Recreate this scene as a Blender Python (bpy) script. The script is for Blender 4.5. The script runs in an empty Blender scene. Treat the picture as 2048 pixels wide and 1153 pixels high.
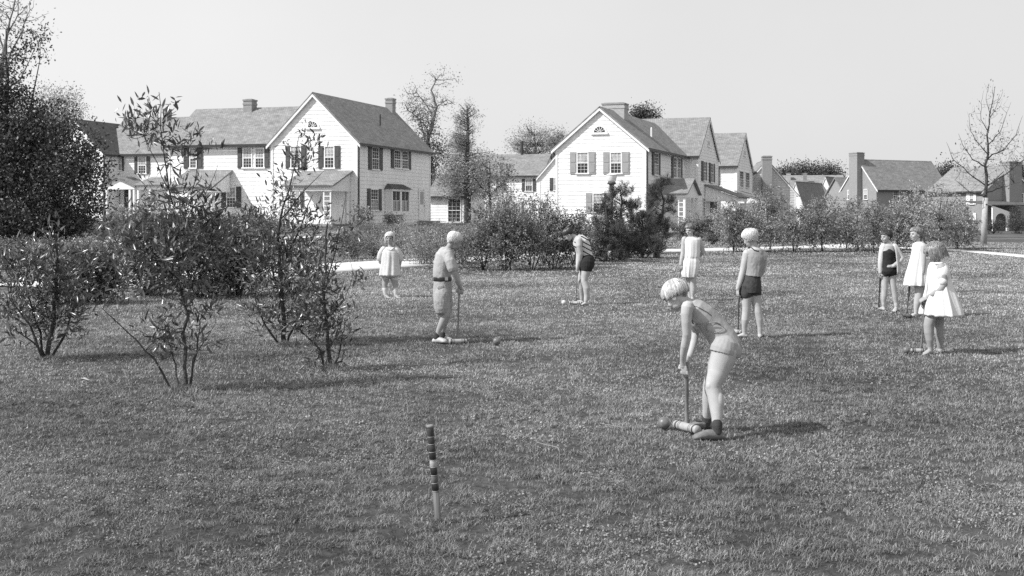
import bpy, math, random
import numpy as np
from mathutils import Vector, noise

# ---------------------------------------------------------------- camera / world / sun
FPX, CX, HY, EYE = 2500.0, 1024.0, 430.0, 1.5
scn = bpy.context.scene
C = scn.collection
cd = bpy.data.cameras.new('camera'); cam = bpy.data.objects.new('camera', cd); C.objects.link(cam)
cam.location = (0, 0, EYE); cam.rotation_euler = (math.radians(90), 0, 0)
cd.sensor_width = 36.0; cd.lens = FPX / 2048 * 36.0
cd.shift_y = -(576.5 - HY) / 2048.0
cd.clip_start = 0.1; cd.clip_end = 6000
scn.camera = cam

SUN_EL = math.radians(43)
SUN_H = Vector((-0.92, -0.39)).normalized()          # horizontal direction towards the sun
w = bpy.data.worlds.new('World'); scn.world = w; w.use_nodes = True
nt = w.node_tree; nt.nodes.clear()
sky = nt.nodes.new('ShaderNodeTexSky'); sky.sky_type = 'NISHITA'; sky.sun_disc = False
sky.sun_elevation = SUN_EL
sky.sun_rotation = math.atan2(SUN_H.x, SUN_H.y)
sky.dust_density = 4.0; sky.air_density = 1.0; sky.ozone_density = 1.0
bw = nt.nodes.new('ShaderNodeRGBToBW')
# a bright milky sky: the daylight of the sky model mixed with a thin even veil of high cloud
mx = nt.nodes.new('ShaderNodeMix'); mx.data_type = 'FLOAT'; mx.inputs[0].default_value = 0.86
tcw = nt.nodes.new('ShaderNodeTexCoord'); dt = nt.nodes.new('ShaderNodeVectorMath'); dt.operation = 'DOT_PRODUCT'
dt.inputs[1].default_value = (SUN_H.x, SUN_H.y, 0); nt.links.new(tcw.outputs['Generated'], dt.inputs[0])
mrw = nt.nodes.new('ShaderNodeMapRange'); mrw.inputs[1].default_value = -0.75; mrw.inputs[2].default_value = 0.35
mrw.inputs[3].default_value = 7.2; mrw.inputs[4].default_value = 9.6
nt.links.new(dt.outputs['Value'], mrw.inputs[0])
sxw = nt.nodes.new('ShaderNodeSeparateXYZ'); nt.links.new(tcw.outputs['Generated'], sxw.inputs[0])
mrz = nt.nodes.new('ShaderNodeMapRange'); mrz.inputs[1].default_value = 0.15; mrz.inputs[2].default_value = 0.7
mrz.inputs[3].default_value = 1.0; mrz.inputs[4].default_value = 0.72; nt.links.new(sxw.outputs[2], mrz.inputs[0])
mlz = nt.nodes.new('ShaderNodeMath'); mlz.operation = 'MULTIPLY'; nt.links.new(mrw.outputs[0], mlz.inputs[0]); nt.links.new(mrz.outputs[0], mlz.inputs[1])
nzw = nt.nodes.new('ShaderNodeTexNoise'); nzw.inputs['Scale'].default_value = 3.5; nzw.inputs['Detail'].default_value = 6; nt.links.new(tcw.outputs['Generated'], nzw.inputs['Vector'])
mrn = nt.nodes.new('ShaderNodeMapRange'); mrn.inputs[1].default_value = .3; mrn.inputs[2].default_value = .7; mrn.inputs[3].default_value = .965; mrn.inputs[4].default_value = 1.035; nt.links.new(nzw.outputs[0], mrn.inputs[0])
mln = nt.nodes.new('ShaderNodeMath'); mln.operation = 'MULTIPLY'; nt.links.new(mlz.outputs[0], mln.inputs[0]); nt.links.new(mrn.outputs[0], mln.inputs[1])
nt.links.new(mln.outputs[0], mx.inputs[3])
bg = nt.nodes.new('ShaderNodeBackground'); bg.inputs[1].default_value = 0.105
wo = nt.nodes.new('ShaderNodeOutputWorld')
nt.links.new(sky.outputs[0], bw.inputs[0]); nt.links.new(bw.outputs[0], mx.inputs[2])
nt.links.new(mx.outputs[0], bg.inputs[0]); nt.links.new(bg.outputs[0], wo.inputs[0])

sl = bpy.data.lights.new('sun', 'SUN'); sl.energy = 4.8; sl.angle = math.radians(0.5); sl.color = (1, 1, 1)
so = bpy.data.objects.new('sun', sl); C.objects.link(so)
sd = Vector((SUN_H.x * math.cos(SUN_EL), SUN_H.y * math.cos(SUN_EL), math.sin(SUN_EL)))
so.rotation_euler = sd.to_track_quat('Z', 'Y').to_euler(); so.location = (-20, -10, 30)

scn.view_settings.view_transform = 'Standard'; scn.view_settings.look = 'None'
scn.view_settings.exposure = 0.10; scn.view_settings.gamma = 1.0
scn.cycles.use_denoising = False
scn.cycles.max_bounces = 5; scn.cycles.diffuse_bounces = 3; scn.cycles.glossy_bounces = 2
scn.cycles.transmission_bounces = 2; scn.cycles.transparent_max_bounces = 4
rng = np.random.default_rng(7); random.seed(7)

# ---------------------------------------------------------------- helpers
def sstep(t):
    t = min(1.0, max(0.0, t)); return t * t * (3 - 2 * t)
def ground(x, y):
    z = 0.85 * sstep((y - 44) / 32.0) * (1 - 0.55 * sstep((x + 6) / 16.0) - 0.45 * sstep((x - 12) / 16.0))
    return z
def at(px, py, d):
    return Vector(((px - CX) / FPX * d, d, EYE + (HY - py) / FPX * d))
def gp(px, py):
    d = FPX * EYE / (py - HY); return Vector(((px - CX) / FPX * d, d, 0.0))

MATS = {}
def principled(name, rough=0.8, spec=0.3):
    m = bpy.data.materials.new(name); m.use_nodes = True
    b = m.node_tree.nodes['Principled BSDF']; b.inputs['Roughness'].default_value = rough
    b.inputs['Specular IOR Level'].default_value = spec
    MATS[name] = m; return m, m.node_tree, b
def mat(name, v, rough=0.8, spec=0.3, var=0.15, scale=6.0, bump=0.0, bscale=60.0, island=0.0, trans=0.0, stretch=None, metal=0.0):
    m, t, b = principled(name, rough, spec)
    b.inputs['Metallic'].default_value = metal
    tc = t.nodes.new('ShaderNodeTexCoord')
    src = tc.outputs['Object']
    if stretch:
        mp = t.nodes.new('ShaderNodeMapping'); mp.inputs['Scale'].default_value = stretch
        t.links.new(src, mp.inputs[0]); src = mp.outputs[0]
    n = t.nodes.new('ShaderNodeTexNoise'); n.inputs['Scale'].default_value = scale; n.inputs['Detail'].default_value = 5
    t.links.new(src, n.inputs['Vector'])
    mr = t.nodes.new('ShaderNodeMapRange'); mr.inputs[1].default_value = 0.3; mr.inputs[2].default_value = 0.7
    mr.inputs[3].default_value = v * (1 - var); mr.inputs[4].default_value = v * (1 + var)
    t.links.new(n.outputs[0], mr.inputs[0])
    out = mr.outputs[0]
    if island:
        g = t.nodes.new('ShaderNodeNewGeometry')
        r = t.nodes.new('ShaderNodeMapRange'); r.inputs[3].default_value = 1 - island; r.inputs[4].default_value = 1 + island
        t.links.new(g.outputs['Random Per Island'], r.inputs[0])
        mu = t.nodes.new('ShaderNodeMath'); mu.operation = 'MULTIPLY'
        t.links.new(out, mu.inputs[0]); t.links.new(r.outputs[0], mu.inputs[1]); out = mu.outputs[0]
    cc = t.nodes.new('ShaderNodeCombineColor')
    for i in range(3): t.links.new(out, cc.inputs[i])
    t.links.new(cc.outputs[0], b.inputs['Base Color'])
    if bump:
        n2 = t.nodes.new('ShaderNodeTexNoise'); n2.inputs['Scale'].default_value = bscale; n2.inputs['Detail'].default_value = 4
        t.links.new(src, n2.inputs['Vector'])
        bp = t.nodes.new('ShaderNodeBump'); bp.inputs['Strength'].default_value = bump; bp.inputs['Distance'].default_value = 0.02
        t.links.new(n2.outputs[0], bp.inputs['Height']); t.links.new(bp.outputs[0], b.inputs['Normal'])
    if trans:
        tr = t.nodes.new('ShaderNodeBsdfTranslucent'); t.links.new(cc.outputs[0], tr.inputs[0])
        ms = t.nodes.new('ShaderNodeMixShader'); ms.inputs[0].default_value = trans
        o = t.nodes['Material Output']
        t.links.new(b.outputs[0], ms.inputs[1]); t.links.new(tr.outputs[0], ms.inputs[2]); t.links.new(ms.outputs[0], o.inputs[0])
    return m

mat('white_paint', 0.84, 0.6, 0.3, 0.09, 1.8, stretch=(1.5, 1.5, .35))
mat('shingle_wall', 0.62, 0.9, 0.2, 0.12, 5, stretch=(1, 1, 3))
mat('white_trim', 0.84, 0.5, 0.3, 0.03, 3)
mat('shutter_dark', 0.085, 0.6, 0.3, 0.15, 3)
mat('shutter_light', 0.34, 0.6, 0.3, 0.1, 3)
mat('glass', 0.03, 0.08, 0.6, 0.3, 2)
mat('curtain', 0.42, 0.9, 0.1, 0.35, 9, stretch=(1, 1, .3))
mat('curtain_shaded', 0.10, 0.9, 0.1, 0.35, 9, stretch=(1, 1, .3))  # same curtains with the side walls' shade put into the colour
mat('wood_ring', 0.26, 0.5, 0.35, 0.15, 18)
mat('gutter', 0.05, 0.5, 0.3, 0.2, 2)
mat('concrete', 0.62, 0.9, 0.2, 0.10, 1.2, 0.2, 30)
mat('stone', 0.28, 0.9, 0.2, 0.25, 3)
mat('bark', 0.07, 0.95, 0.1, 0.4, 14, 0.6, 50)
mat('bark_light', 0.20, 0.95, 0.1, 0.35, 10, 0.5, 40)
mat('tree_wrap', 0.42, 0.95, 0.1, 0.15, 9, 0.3, 40)
mat('leaf_gloss', 0.125, 0.30, 0.9, 0.2, 3, island=0.65, trans=0.25)
mat('leaf_dark', 0.078, 0.5, 0.4, 0.25, 1.2, island=0.6, trans=0.10)
mat('leaf_mid', 0.27, 0.6, 0.35, 0.3, 1.0, island=0.6, trans=0.35)
mat('leaf_pale', 0.38, 0.6, 0.3, 0.3, 1.0, island=0.6, trans=0.35)
mat('leaf_soft', 0.33, 0.7, 0.3, 0.35, 0.9, island=0.6, trans=0.35)
mat('needle', 0.085, 0.6, 0.35, 0.3, 1.5, island=0.5, trans=0.05)
mat('wood', 0.22, 0.55, 0.35, 0.25, 20, stretch=(1, 1, .15))
mat('wood_dark', 0.07, 0.55, 0.35, 0.25, 20, stretch=(1, 1, .15))
mat('wood_pale', 0.37, 0.5, 0.35, 0.15, 18)
mat('wood_stake', 0.14, 0.6, 0.3, 0.35, 25, 0.3, 60, stretch=(1, 1, .12))
mat('paint_black', 0.02, 0.4, 0.5, 0.3, 25)
mat('paint_dark', 0.055, 0.45, 0.4, 0.3, 25)
mat('paint_grey', 0.17, 0.5, 0.4, 0.3, 25)
mat('paint_pale', 0.40, 0.5, 0.4, 0.15, 25)
mat('ball_dark', 0.16, 0.4, 0.5, 0.3, 25)
mat('ball_pale', 0.6, 0.4, 0.5, 0.1, 25)
mat('wire', 0.26, 0.5, 0.3, 0.2, 30)
mat('iron', 0.06, 0.5, 0.4, 0.3, 20)
mat('lamp_glass', 0.75, 0.25, 0.5, 0.05, 5)
mat('skin', 0.44, 0.6, 0.25, 0.08, 14, 0.08, 160)
mat('skin_tan', 0.34, 0.6, 0.25, 0.08, 14, 0.08, 160)
mat('eye', 0.04, 0.3, 0.5, 0.1, 10)
mat('lips', 0.2, 0.5, 0.3, 0.1, 10)
mat('hair_fair', 0.46, 0.4, 0.5, 0.2, 30, island=0.55)
mat('hair_white', 0.62, 0.5, 0.4, 0.1, 30, island=0.2)
mat('hair_brown', 0.13, 0.35, 0.6, 0.25, 30, island=0.5)
mat('hair_dark', 0.03, 0.35, 0.6, 0.25, 30, island=0.5)
mat('hair_light_brown', 0.22, 0.35, 0.6, 0.25, 30, island=0.55)
mat('cloth_white', 0.72, 0.9, 0.1, 0.03, 8, 0.15, 60)
mat('cloth_offwhite', 0.60, 0.9, 0.1, 0.10, 30, 0.2, 60)
mat('cloth_grey', 0.30, 0.95, 0.1, 0.06, 40, 0.15, 260)
mat('cloth_grey_light', 0.36, 0.95, 0.1, 0.06, 40, 0.15, 200)
mat('cloth_khaki', 0.42, 0.95, 0.1, 0.08, 30, 0.2, 90)
mat('cloth_shorts', 0.36, 0.95, 0.1, 0.15, 50, 0.3, 90)
mat('cloth_dark', 0.035, 0.9, 0.1, 0.2, 30, 0.2, 80)
mat('cloth_charcoal', 0.07, 0.9, 0.1, 0.15, 30, 0.2, 80)
mat('wool_pale', 0.60, 0.95, 0.1, 0.1, 60, 0.4, 200)
mat('wool_lining', 0.22, 0.95, 0.1, 0.1, 60, 0.4, 200)
mat('leather_grey', 0.17, 0.6, 0.3, 0.2, 30, 0.2, 90)
mat('leather_pale', 0.5, 0.6, 0.3, 0.12, 30)
mat('leather_black', 0.025, 0.35, 0.5, 0.2, 30)
mat('sock_dark', 0.07, 0.95, 0.1, 0.2, 60, 0.4, 200)
mat('straw', 0.5, 0.8, 0.2, 0.2, 20, island=0.4)

def brick_mat(name, v, mortar, scale=1.0):
    m, t, b = principled(name, 0.9, 0.2)
    tc = t.nodes.new('ShaderNodeTexCoord'); sx = t.nodes.new('ShaderNodeSeparateXYZ'); t.links.new(tc.outputs['Object'], sx.inputs[0])
    ad = t.nodes.new('ShaderNodeMath'); ad.operation = 'ADD'; t.links.new(sx.outputs[0], ad.inputs[0]); t.links.new(sx.outputs[1], ad.inputs[1])
    cb = t.nodes.new('ShaderNodeCombineXYZ'); t.links.new(ad.outputs[0], cb.inputs[0]); t.links.new(sx.outputs[2], cb.inputs[1])
    br = t.nodes.new('ShaderNodeTexBrick'); br.inputs['Scale'].default_value = 4.0 * scale
    br.inputs['Color1'].default_value = (v, v, v, 1); br.inputs['Color2'].default_value = (v * .75, v * .75, v * .75, 1)
    br.inputs['Mortar'].default_value = (mortar, mortar, mortar, 1); br.inputs['Mortar Size'].default_value = 0.03
    t.links.new(cb.outputs[0], br.inputs[0]); t.links.new(br.outputs[0], b.inputs['Base Color'])
brick_mat('brick', 0.29, 0.37); brick_mat('brick_pale', 0.42, 0.5); brick_mat('brick_dark', 0.13, 0.2)

def roof_mat(name, v):
    m, t, b = principled(name, 0.95, 0.15)
    tc = t.nodes.new('ShaderNodeTexCoord'); sx = t.nodes.new('ShaderNodeSeparateXYZ'); t.links.new(tc.outputs['Object'], sx.inputs[0])
    ad = t.nodes.new('ShaderNodeMath'); ad.operation = 'ADD'; t.links.new(sx.outputs[0], ad.inputs[0]); t.links.new(sx.outputs[1], ad.inputs[1])
    cb = t.nodes.new('ShaderNodeCombineXYZ'); t.links.new(ad.outputs[0], cb.inputs[0]); t.links.new(sx.outputs[2], cb.inputs[1])
    br = t.nodes.new('ShaderNodeTexBrick'); br.inputs['Scale'].default_value = 3.2
    br.inputs['Color1'].default_value = (v, v, v, 1); br.inputs['Color2'].default_value = (v * .72,) * 3 + (1,)
    br.inputs['Mortar'].default_value = (v * .55,) * 3 + (1,); br.inputs['Mortar Size'].default_value = 0.025
    t.links.new(cb.outputs[0], br.inputs[0])
    n = t.nodes.new('ShaderNodeTexNoise'); n.inputs['Scale'].default_value = 1.3; n.inputs['Detail'].default_value = 6; n.inputs['Roughness'].default_value = .7
    mp = t.nodes.new('ShaderNodeMapping'); mp.inputs['Scale'].default_value = (1, 1, 3); t.links.new(tc.outputs['Object'], mp.inputs[0]); t.links.new(mp.outputs[0], n.inputs['Vector'])
    mr = t.nodes.new('ShaderNodeMapRange'); mr.inputs[1].default_value = .3; mr.inputs[2].default_value = .7; mr.inputs[3].default_value = .75; mr.inputs[4].default_value = 1.25
    t.links.new(n.outputs[0], mr.inputs[0])
    vm = t.nodes.new('ShaderNodeVectorMath'); vm.operation = 'SCALE'; t.links.new(br.outputs[0], vm.inputs[0]); t.links.new(mr.outputs[0], vm.inputs['Scale'])
    t.links.new(vm.outputs[0], b.inputs['Base Color'])
    bp = t.nodes.new('ShaderNodeBump'); bp.inputs['Strength'].default_value = .5; bp.inputs['Distance'].default_value = .03
    t.links.new(br.outputs['Fac'], bp.inputs['Height']); bp.invert = True; t.links.new(bp.outputs[0], b.inputs['Normal'])
roof_mat('shingles', 0.31); roof_mat('shingles_dark', 0.15); roof_mat('shingles_pale', 0.34)

def band_mat(name, bands, default):
    """paint rings along local z: list of (z0, z1, value)"""
    m, t, b = principled(name, 0.5, 0.4)
    tc = t.nodes.new('ShaderNodeTexCoord'); sx = t.nodes.new('ShaderNodeSeparateXYZ'); t.links.new(tc.outputs['Object'], sx.inputs[0])
    cr = t.nodes.new('ShaderNodeValToRGB'); cr.color_ramp.interpolation = 'CONSTANT'
    e = cr.color_ramp.elements
    e[0].position = 0; e[0].color = (default,) * 3 + (1,)
    e[1].position = 1.0; e[1].color = (default,) * 3 + (1,)
    for z0, z1, v in bands:
        a = e.new(z0); a.color = (v, v, v, 1); c = e.new(z1); c.color = (default,) * 3 + (1,)
    t.links.new(sx.outputs[2], cr.inputs[0])
    n = t.nodes.new('ShaderNodeTexNoise'); n.inputs['Scale'].default_value = 40; n.inputs['Detail'].default_value = 6
    t.links.new(tc.outputs['Object'], n.inputs['Vector'])
    mr = t.nodes.new('ShaderNodeMapRange'); mr.inputs[1].default_value = .3; mr.inputs[2].default_value = .7; mr.inputs[3].default_value = .7; mr.inputs[4].default_value = 1.2
    t.links.new(n.outputs[0], mr.inputs[0])
    vm = t.nodes.new('ShaderNodeVectorMath'); vm.operation = 'SCALE'; t.links.new(cr.outputs[0], vm.inputs[0]); t.links.new(mr.outputs[0], vm.inputs['Scale'])
    t.links.new(vm.outputs[0], b.inputs['Base Color'])
    return m

def lawn_mat(name, lo, hi, island=0.0, bump=0.0, trans=0.0):
    m, t, b = principled(name, 0.75, 0.15 if not island else 0.3)
    g = t.nodes.new('ShaderNodeNewGeometry')
    n1 = t.nodes.new('ShaderNodeTexNoise'); n1.inputs['Scale'].default_value = .55; n1.inputs['Detail'].default_value = 7; n1.inputs['Roughness'].default_value = .62
    n2 = t.nodes.new('ShaderNodeTexNoise'); n2.inputs['Scale'].default_value = 7; n2.inputs['Detail'].default_value = 5; n2.inputs['Roughness'].default_value = .7
    t.links.new(g.outputs['Position'], n1.inputs['Vector']); t.links.new(g.outputs['Position'], n2.inputs['Vector'])
    n0 = t.nodes.new('ShaderNodeTexNoise'); n0.inputs['Scale'].default_value = .16; n0.inputs['Detail'].default_value = 3; t.links.new(g.outputs['Position'], n0.inputs['Vector'])
    ad0 = t.nodes.new('ShaderNodeMath'); ad0.operation = 'MULTIPLY_ADD'; ad0.inputs[1].default_value = .9; ad0.inputs[2].default_value = -.43; t.links.new(n0.outputs[0], ad0.inputs[0])
    ad1 = t.nodes.new('ShaderNodeMath'); ad1.operation = 'ADD'; t.links.new(ad0.outputs[0], ad1.inputs[0]); t.links.new(n1.outputs[0], ad1.inputs[1])
    ad = t.nodes.new('ShaderNodeMath'); ad.operation = 'ADD'; t.links.new(ad1.outputs[0], ad.inputs[0]); t.links.new(n2.outputs[0], ad.inputs[1])
    mr = t.nodes.new('ShaderNodeMapRange'); mr.inputs[1].default_value = .75; mr.inputs[2].default_value = 1.25
    mr.inputs[3].default_value = lo; mr.inputs[4].default_value = hi
    t.links.new(ad.outputs[0], mr.inputs[0]); out = mr.outputs[0]
    # lawn colour brightened with distance, standing in for sunlit blade tips
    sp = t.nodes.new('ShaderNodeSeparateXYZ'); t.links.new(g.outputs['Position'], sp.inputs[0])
    sunlit_tips = t.nodes.new('ShaderNodeMapRange'); sunlit_tips.inputs[1].default_value = 6; sunlit_tips.inputs[2].default_value = 24; sunlit_tips.inputs[3].default_value = 1.08; sunlit_tips.inputs[4].default_value = 1.78
    t.links.new(sp.outputs[1], sunlit_tips.inputs[0]); md = t.nodes.new('ShaderNodeMath'); md.operation = 'MULTIPLY'
    t.links.new(out, md.inputs[0]); t.links.new(sunlit_tips.outputs[0], md.inputs[1]); out = md.outputs[0]
    if island:
        r = t.nodes.new('ShaderNodeMapRange'); r.inputs[3].default_value = 1 - island; r.inputs[4].default_value = 1 + island
        t.links.new(g.outputs['Random Per Island'], r.inputs[0])
        mu = t.nodes.new('ShaderNodeMath'); mu.operation = 'MULTIPLY'; t.links.new(out, mu.inputs[0]); t.links.new(r.outputs[0], mu.inputs[1]); out = mu.outputs[0]
    cc = t.nodes.new('ShaderNodeCombineColor')
    for i in range(3): t.links.new(out, cc.inputs[i])
    t.links.new(cc.outputs[0], b.inputs['Base Color'])
    if bump:
        n3 = t.nodes.new('ShaderNodeTexNoise'); n3.inputs['Scale'].default_value = 14; n3.inputs['Detail'].default_value = 6
        t.links.new(g.outputs['Position'], n3.inputs['Vector'])
        bp = t.nodes.new('ShaderNodeBump'); bp.inputs['Strength'].default_value = bump; bp.inputs['Distance'].default_value = .06
        t.links.new(n3.outputs[0], bp.inputs['Height']); t.links.new(bp.outputs[0], b.inputs['Normal'])
    if trans:
        tr = t.nodes.new('ShaderNodeBsdfTranslucent'); t.links.new(cc.outputs[0], tr.inputs[0])
        ms = t.nodes.new('ShaderNodeMixShader'); ms.inputs[0].default_value = trans
        o = t.nodes['Material Output']
        t.links.new(b.outputs[0], ms.inputs[1]); t.links.new(tr.outputs[0], ms.inputs[2]); t.links.new(ms.outputs[0], o.inputs[0])
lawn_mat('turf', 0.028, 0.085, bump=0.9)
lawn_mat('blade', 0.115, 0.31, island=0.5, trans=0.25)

def tag(o, label=None, cat=None, group=None, kind=None):
    if label: o['label'] = label
    if cat: o['category'] = cat
    if group: o['group'] = group
    if kind: o['kind'] = kind
    return o
def empty(name, loc, rz=0.0):
    o = bpy.data.objects.new(name, None); C.objects.link(o); o.location = loc; o.rotation_euler = (0, 0, rz)
    o.empty_display_size = 0.1; return o
def thing(name, label, cat, loc, rz=0.0, group=None):
    return tag(empty(name, loc, rz), label, cat, group)

class MB:
    """collects vertices and faces; build() links ONE mesh object"""
    def __init__(s): s.v = []; s.f = []; s.m = []; s.mi = 0
    def add(s, vs, fs):
        n = len(s.v); s.v.extend([tuple(p) for p in vs]); s.f.extend([tuple(i + n for i in f) for f in fs]); s.m.extend([s.mi] * len(fs))
    def box(s, x0, x1, y0, y1, z0, z1):
        s.add([(x0,y0,z0),(x1,y0,z0),(x1,y1,z0),(x0,y1,z0),(x0,y0,z1),(x1,y0,z1),(x1,y1,z1),(x0,y1,z1)],
              [(0,3,2,1),(4,5,6,7),(0,1,5,4),(1,2,6,5),(2,3,7,6),(3,0,4,7)])
    def prism(s, base, top):
        n = len(base); s.add(list(base) + list(top), [tuple(range(n))[::-1], tuple(range(n, 2*n))] + [(i, (i+1) % n, n + (i+1) % n, n + i) for i in range(n)])
    def tube(s, pts, rads, seg=10, caps=True):
        pts = [Vector(p) for p in pts]; n = len(pts)
        tg = [(pts[min(i+1, n-1)] - pts[max(i-1, 0)]).normalized() for i in range(n)]
        a = tg[0].orthogonal().normalized(); vs = []; fs = []
        P = list(pts); R = list(rads); T = list(tg)
        if caps:
            r0, r1 = R[0], R[-1]
            P = [P[0] - T[0]*r0*.95, P[0] - T[0]*r0*.6] + P + [P[-1] + T[-1]*r1*.6, P[-1] + T[-1]*r1*.95]
            R = [r0*.25, r0*.8] + R + [r1*.8, r1*.25]; T = [T[0], T[0]] + T + [T[-1], T[-1]]
        for p, r, t in zip(P, R, T):
            a = (a - t * a.dot(t))
            a = a.normalized() if a.length > 1e-6 else t.orthogonal().normalized()
            b = t.cross(a)
            for k in range(seg):
                th = 2 * math.pi * k / seg; vs.append(p + (a * math.cos(th) + b * math.sin(th)) * r)
        for i in range(len(P) - 1):
            for k in range(seg):
                k2 = (k + 1) % seg; fs.append((i*seg+k, i*seg+k2, (i+1)*seg+k2, (i+1)*seg+k))
        fs.append(tuple(range(seg))[::-1]); fs.append(tuple(range((len(P)-1)*seg, len(P)*seg)))
        s.add(vs, fs)
    def loft(s, rings, seg=20, caps=True, fold=None):
        """rings: (center, axisA, axisB) vectors incl. radius"""
        vs = []; fs = []
        for i, (c, a, b) in enumerate(rings):
            for k in range(seg):
                th = 2 * math.pi * k / seg
                m = fold(i / (len(rings) - 1), th) if fold else 1.0
                vs.append(c + (a * math.cos(th) + b * math.sin(th)) * m)
        for i in range(len(rings) - 1):
            for k in range(seg):
                k2 = (k + 1) % seg; fs.append((i*seg+k, i*seg+k2, (i+1)*seg+k2, (i+1)*seg+k))
        if caps: fs.append(tuple(range(seg))[::-1]); fs.append(tuple(range((len(rings)-1)*seg, len(rings)*seg)))
        s.add(vs, fs)
    def ell(s, c, a, b, cc, seg=16, ring=10):
        """ellipsoid with centre c and axis vectors a, b, cc"""
        vs = [c + cc]; fs = []
        for i in range(1, ring):
            ph = math.pi * i / ring
            for k in range(seg):
                th = 2 * math.pi * k / seg
                vs.append(c + a * (math.sin(ph) * math.cos(th)) + b * (math.sin(ph) * math.sin(th)) + cc * math.cos(ph))
        vs.append(c - cc); L = len(vs) - 1
        for k in range(seg):
            k2 = (k + 1) % seg
            fs.append((0, 1 + k, 1 + k2)); fs.append((L, L - seg + k2, L - seg + k))
            for i in range(ring - 2):
                fs.append((1 + i*seg + k, 1 + (i+1)*seg + k, 1 + (i+1)*seg + k2, 1 + i*seg + k2))
        s.add(vs, fs)
    def build(s, name, m, parent=None, origin=None, smooth=False, mats=None):
        me = bpy.data.meshes.new(name)
        vs = s.v
        if origin is not None: vs = [(x - origin[0], y - origin[1], z - origin[2]) for x, y, z in vs]
        me.from_pydata(vs, [], s.f); me.update()
        for mm in (mats or [m]): me.materials.append(MATS[mm])
        if mats: me.polygons.foreach_set('material_index', s.m)
        if smooth: me.polygons.foreach_set('use_smooth', [True] * len(me.polygons))
        o = bpy.data.objects.new(name, me); C.objects.link(o)
        if parent: o.parent = parent
        return o

def np_mesh(name, verts, faces, m, parent=None, origin=None, smooth=False):
    verts = np.asarray(verts, dtype=np.float32); faces = np.asarray(faces, dtype=np.int32)
    if origin is not None: verts = verts - np.array(origin, dtype=np.float32)
    me = bpy.data.meshes.new(name); k = faces.shape[1]
    me.vertices.add(len(verts)); me.vertices.foreach_set('co', verts.ravel())
    me.loops.add(faces.size); me.loops.foreach_set('vertex_index', faces.ravel())
    me.polygons.add(len(faces)); me.polygons.foreach_set('loop_start', np.arange(0, faces.size, k, dtype=np.int32))
    me.polygons.foreach_set('loop_total', np.full(len(faces), k, dtype=np.int32))
    if smooth: me.polygons.foreach_set('use_smooth', np.ones(len(faces), dtype=bool))
    me.update(calc_edges=True)
    me.materials.append(MATS[m])
    o = bpy.data.objects.new(name, me); C.objects.link(o)
    if parent: o.parent = parent
    return o

def unit(a): return a / np.maximum(np.linalg.norm(a, axis=1, keepdims=True), 1e-9)
def rdir(n):
    a = rng.normal(size=(n, 3)); return unit(a)
def leaf_quads(c, d, L, W):
    """flat rhombus leaves: centres c, directions d"""
    n = len(c); s = unit(np.cross(d, rdir(n))); L = np.reshape(L, (-1, 1)); W = np.reshape(W, (-1, 1))
    v = np.stack([c - d*L*.5, c + s*W*.5 - d*L*.05, c + d*L*.5, c - s*W*.5 - d*L*.05], 1).reshape(-1, 3)
    return v, np.arange(n*4).reshape(n, 4)
def leaf_lance(c, d, L, W):
    """folded, curving lance leaves rooted at c"""
    n = len(c); up = unit(np.array([[0, 0, 1.0]]) * .8 + rdir(n) * .75); s = unit(np.cross(d, up)); nn = np.cross(s, d)
    L = np.reshape(L, (-1, 1)); W = np.reshape(W, (-1, 1)); dr = -nn * L * rng.uniform(.0, .22, (n, 1))
    b = c; p1 = c + d*L*.35; p2 = c + d*L*.72 + dr*.5; t = c + d*L + dr * 1.1; f = nn * W * .28
    v = np.stack([b, p1 - f, p1 + s*W*.5, p1 - s*W*.5, p2 - f*.8, p2 + s*W*.38, p2 - s*W*.38, t], 1).reshape(-1, 3)
    q = np.array([[0,1,2,2],[0,3,1,1],[1,4,5,2],[3,6,4,1],[4,7,5,5],[6,7,4,4]])
    tri = np.array([[0,1,2],[0,3,1],[1,4,5],[1,5,2],[3,6,4],[3,4,1],[4,7,5],[6,7,4]])
    return v, (np.arange(n)[:, None, None] * 8 + tri[None]).reshape(-1, 3)
def leaf_needle(c, d, L, W):
    n = len(c); s = unit(np.cross(d, rdir(n))); L = np.reshape(L, (-1, 1)); W = np.reshape(W, (-1, 1))
    v = np.stack([c - s*W*.5, c + s*W*.5, c + d*L], 1).reshape(-1, 3)
    return v, np.arange(n*3).reshape(n, 3)
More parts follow.
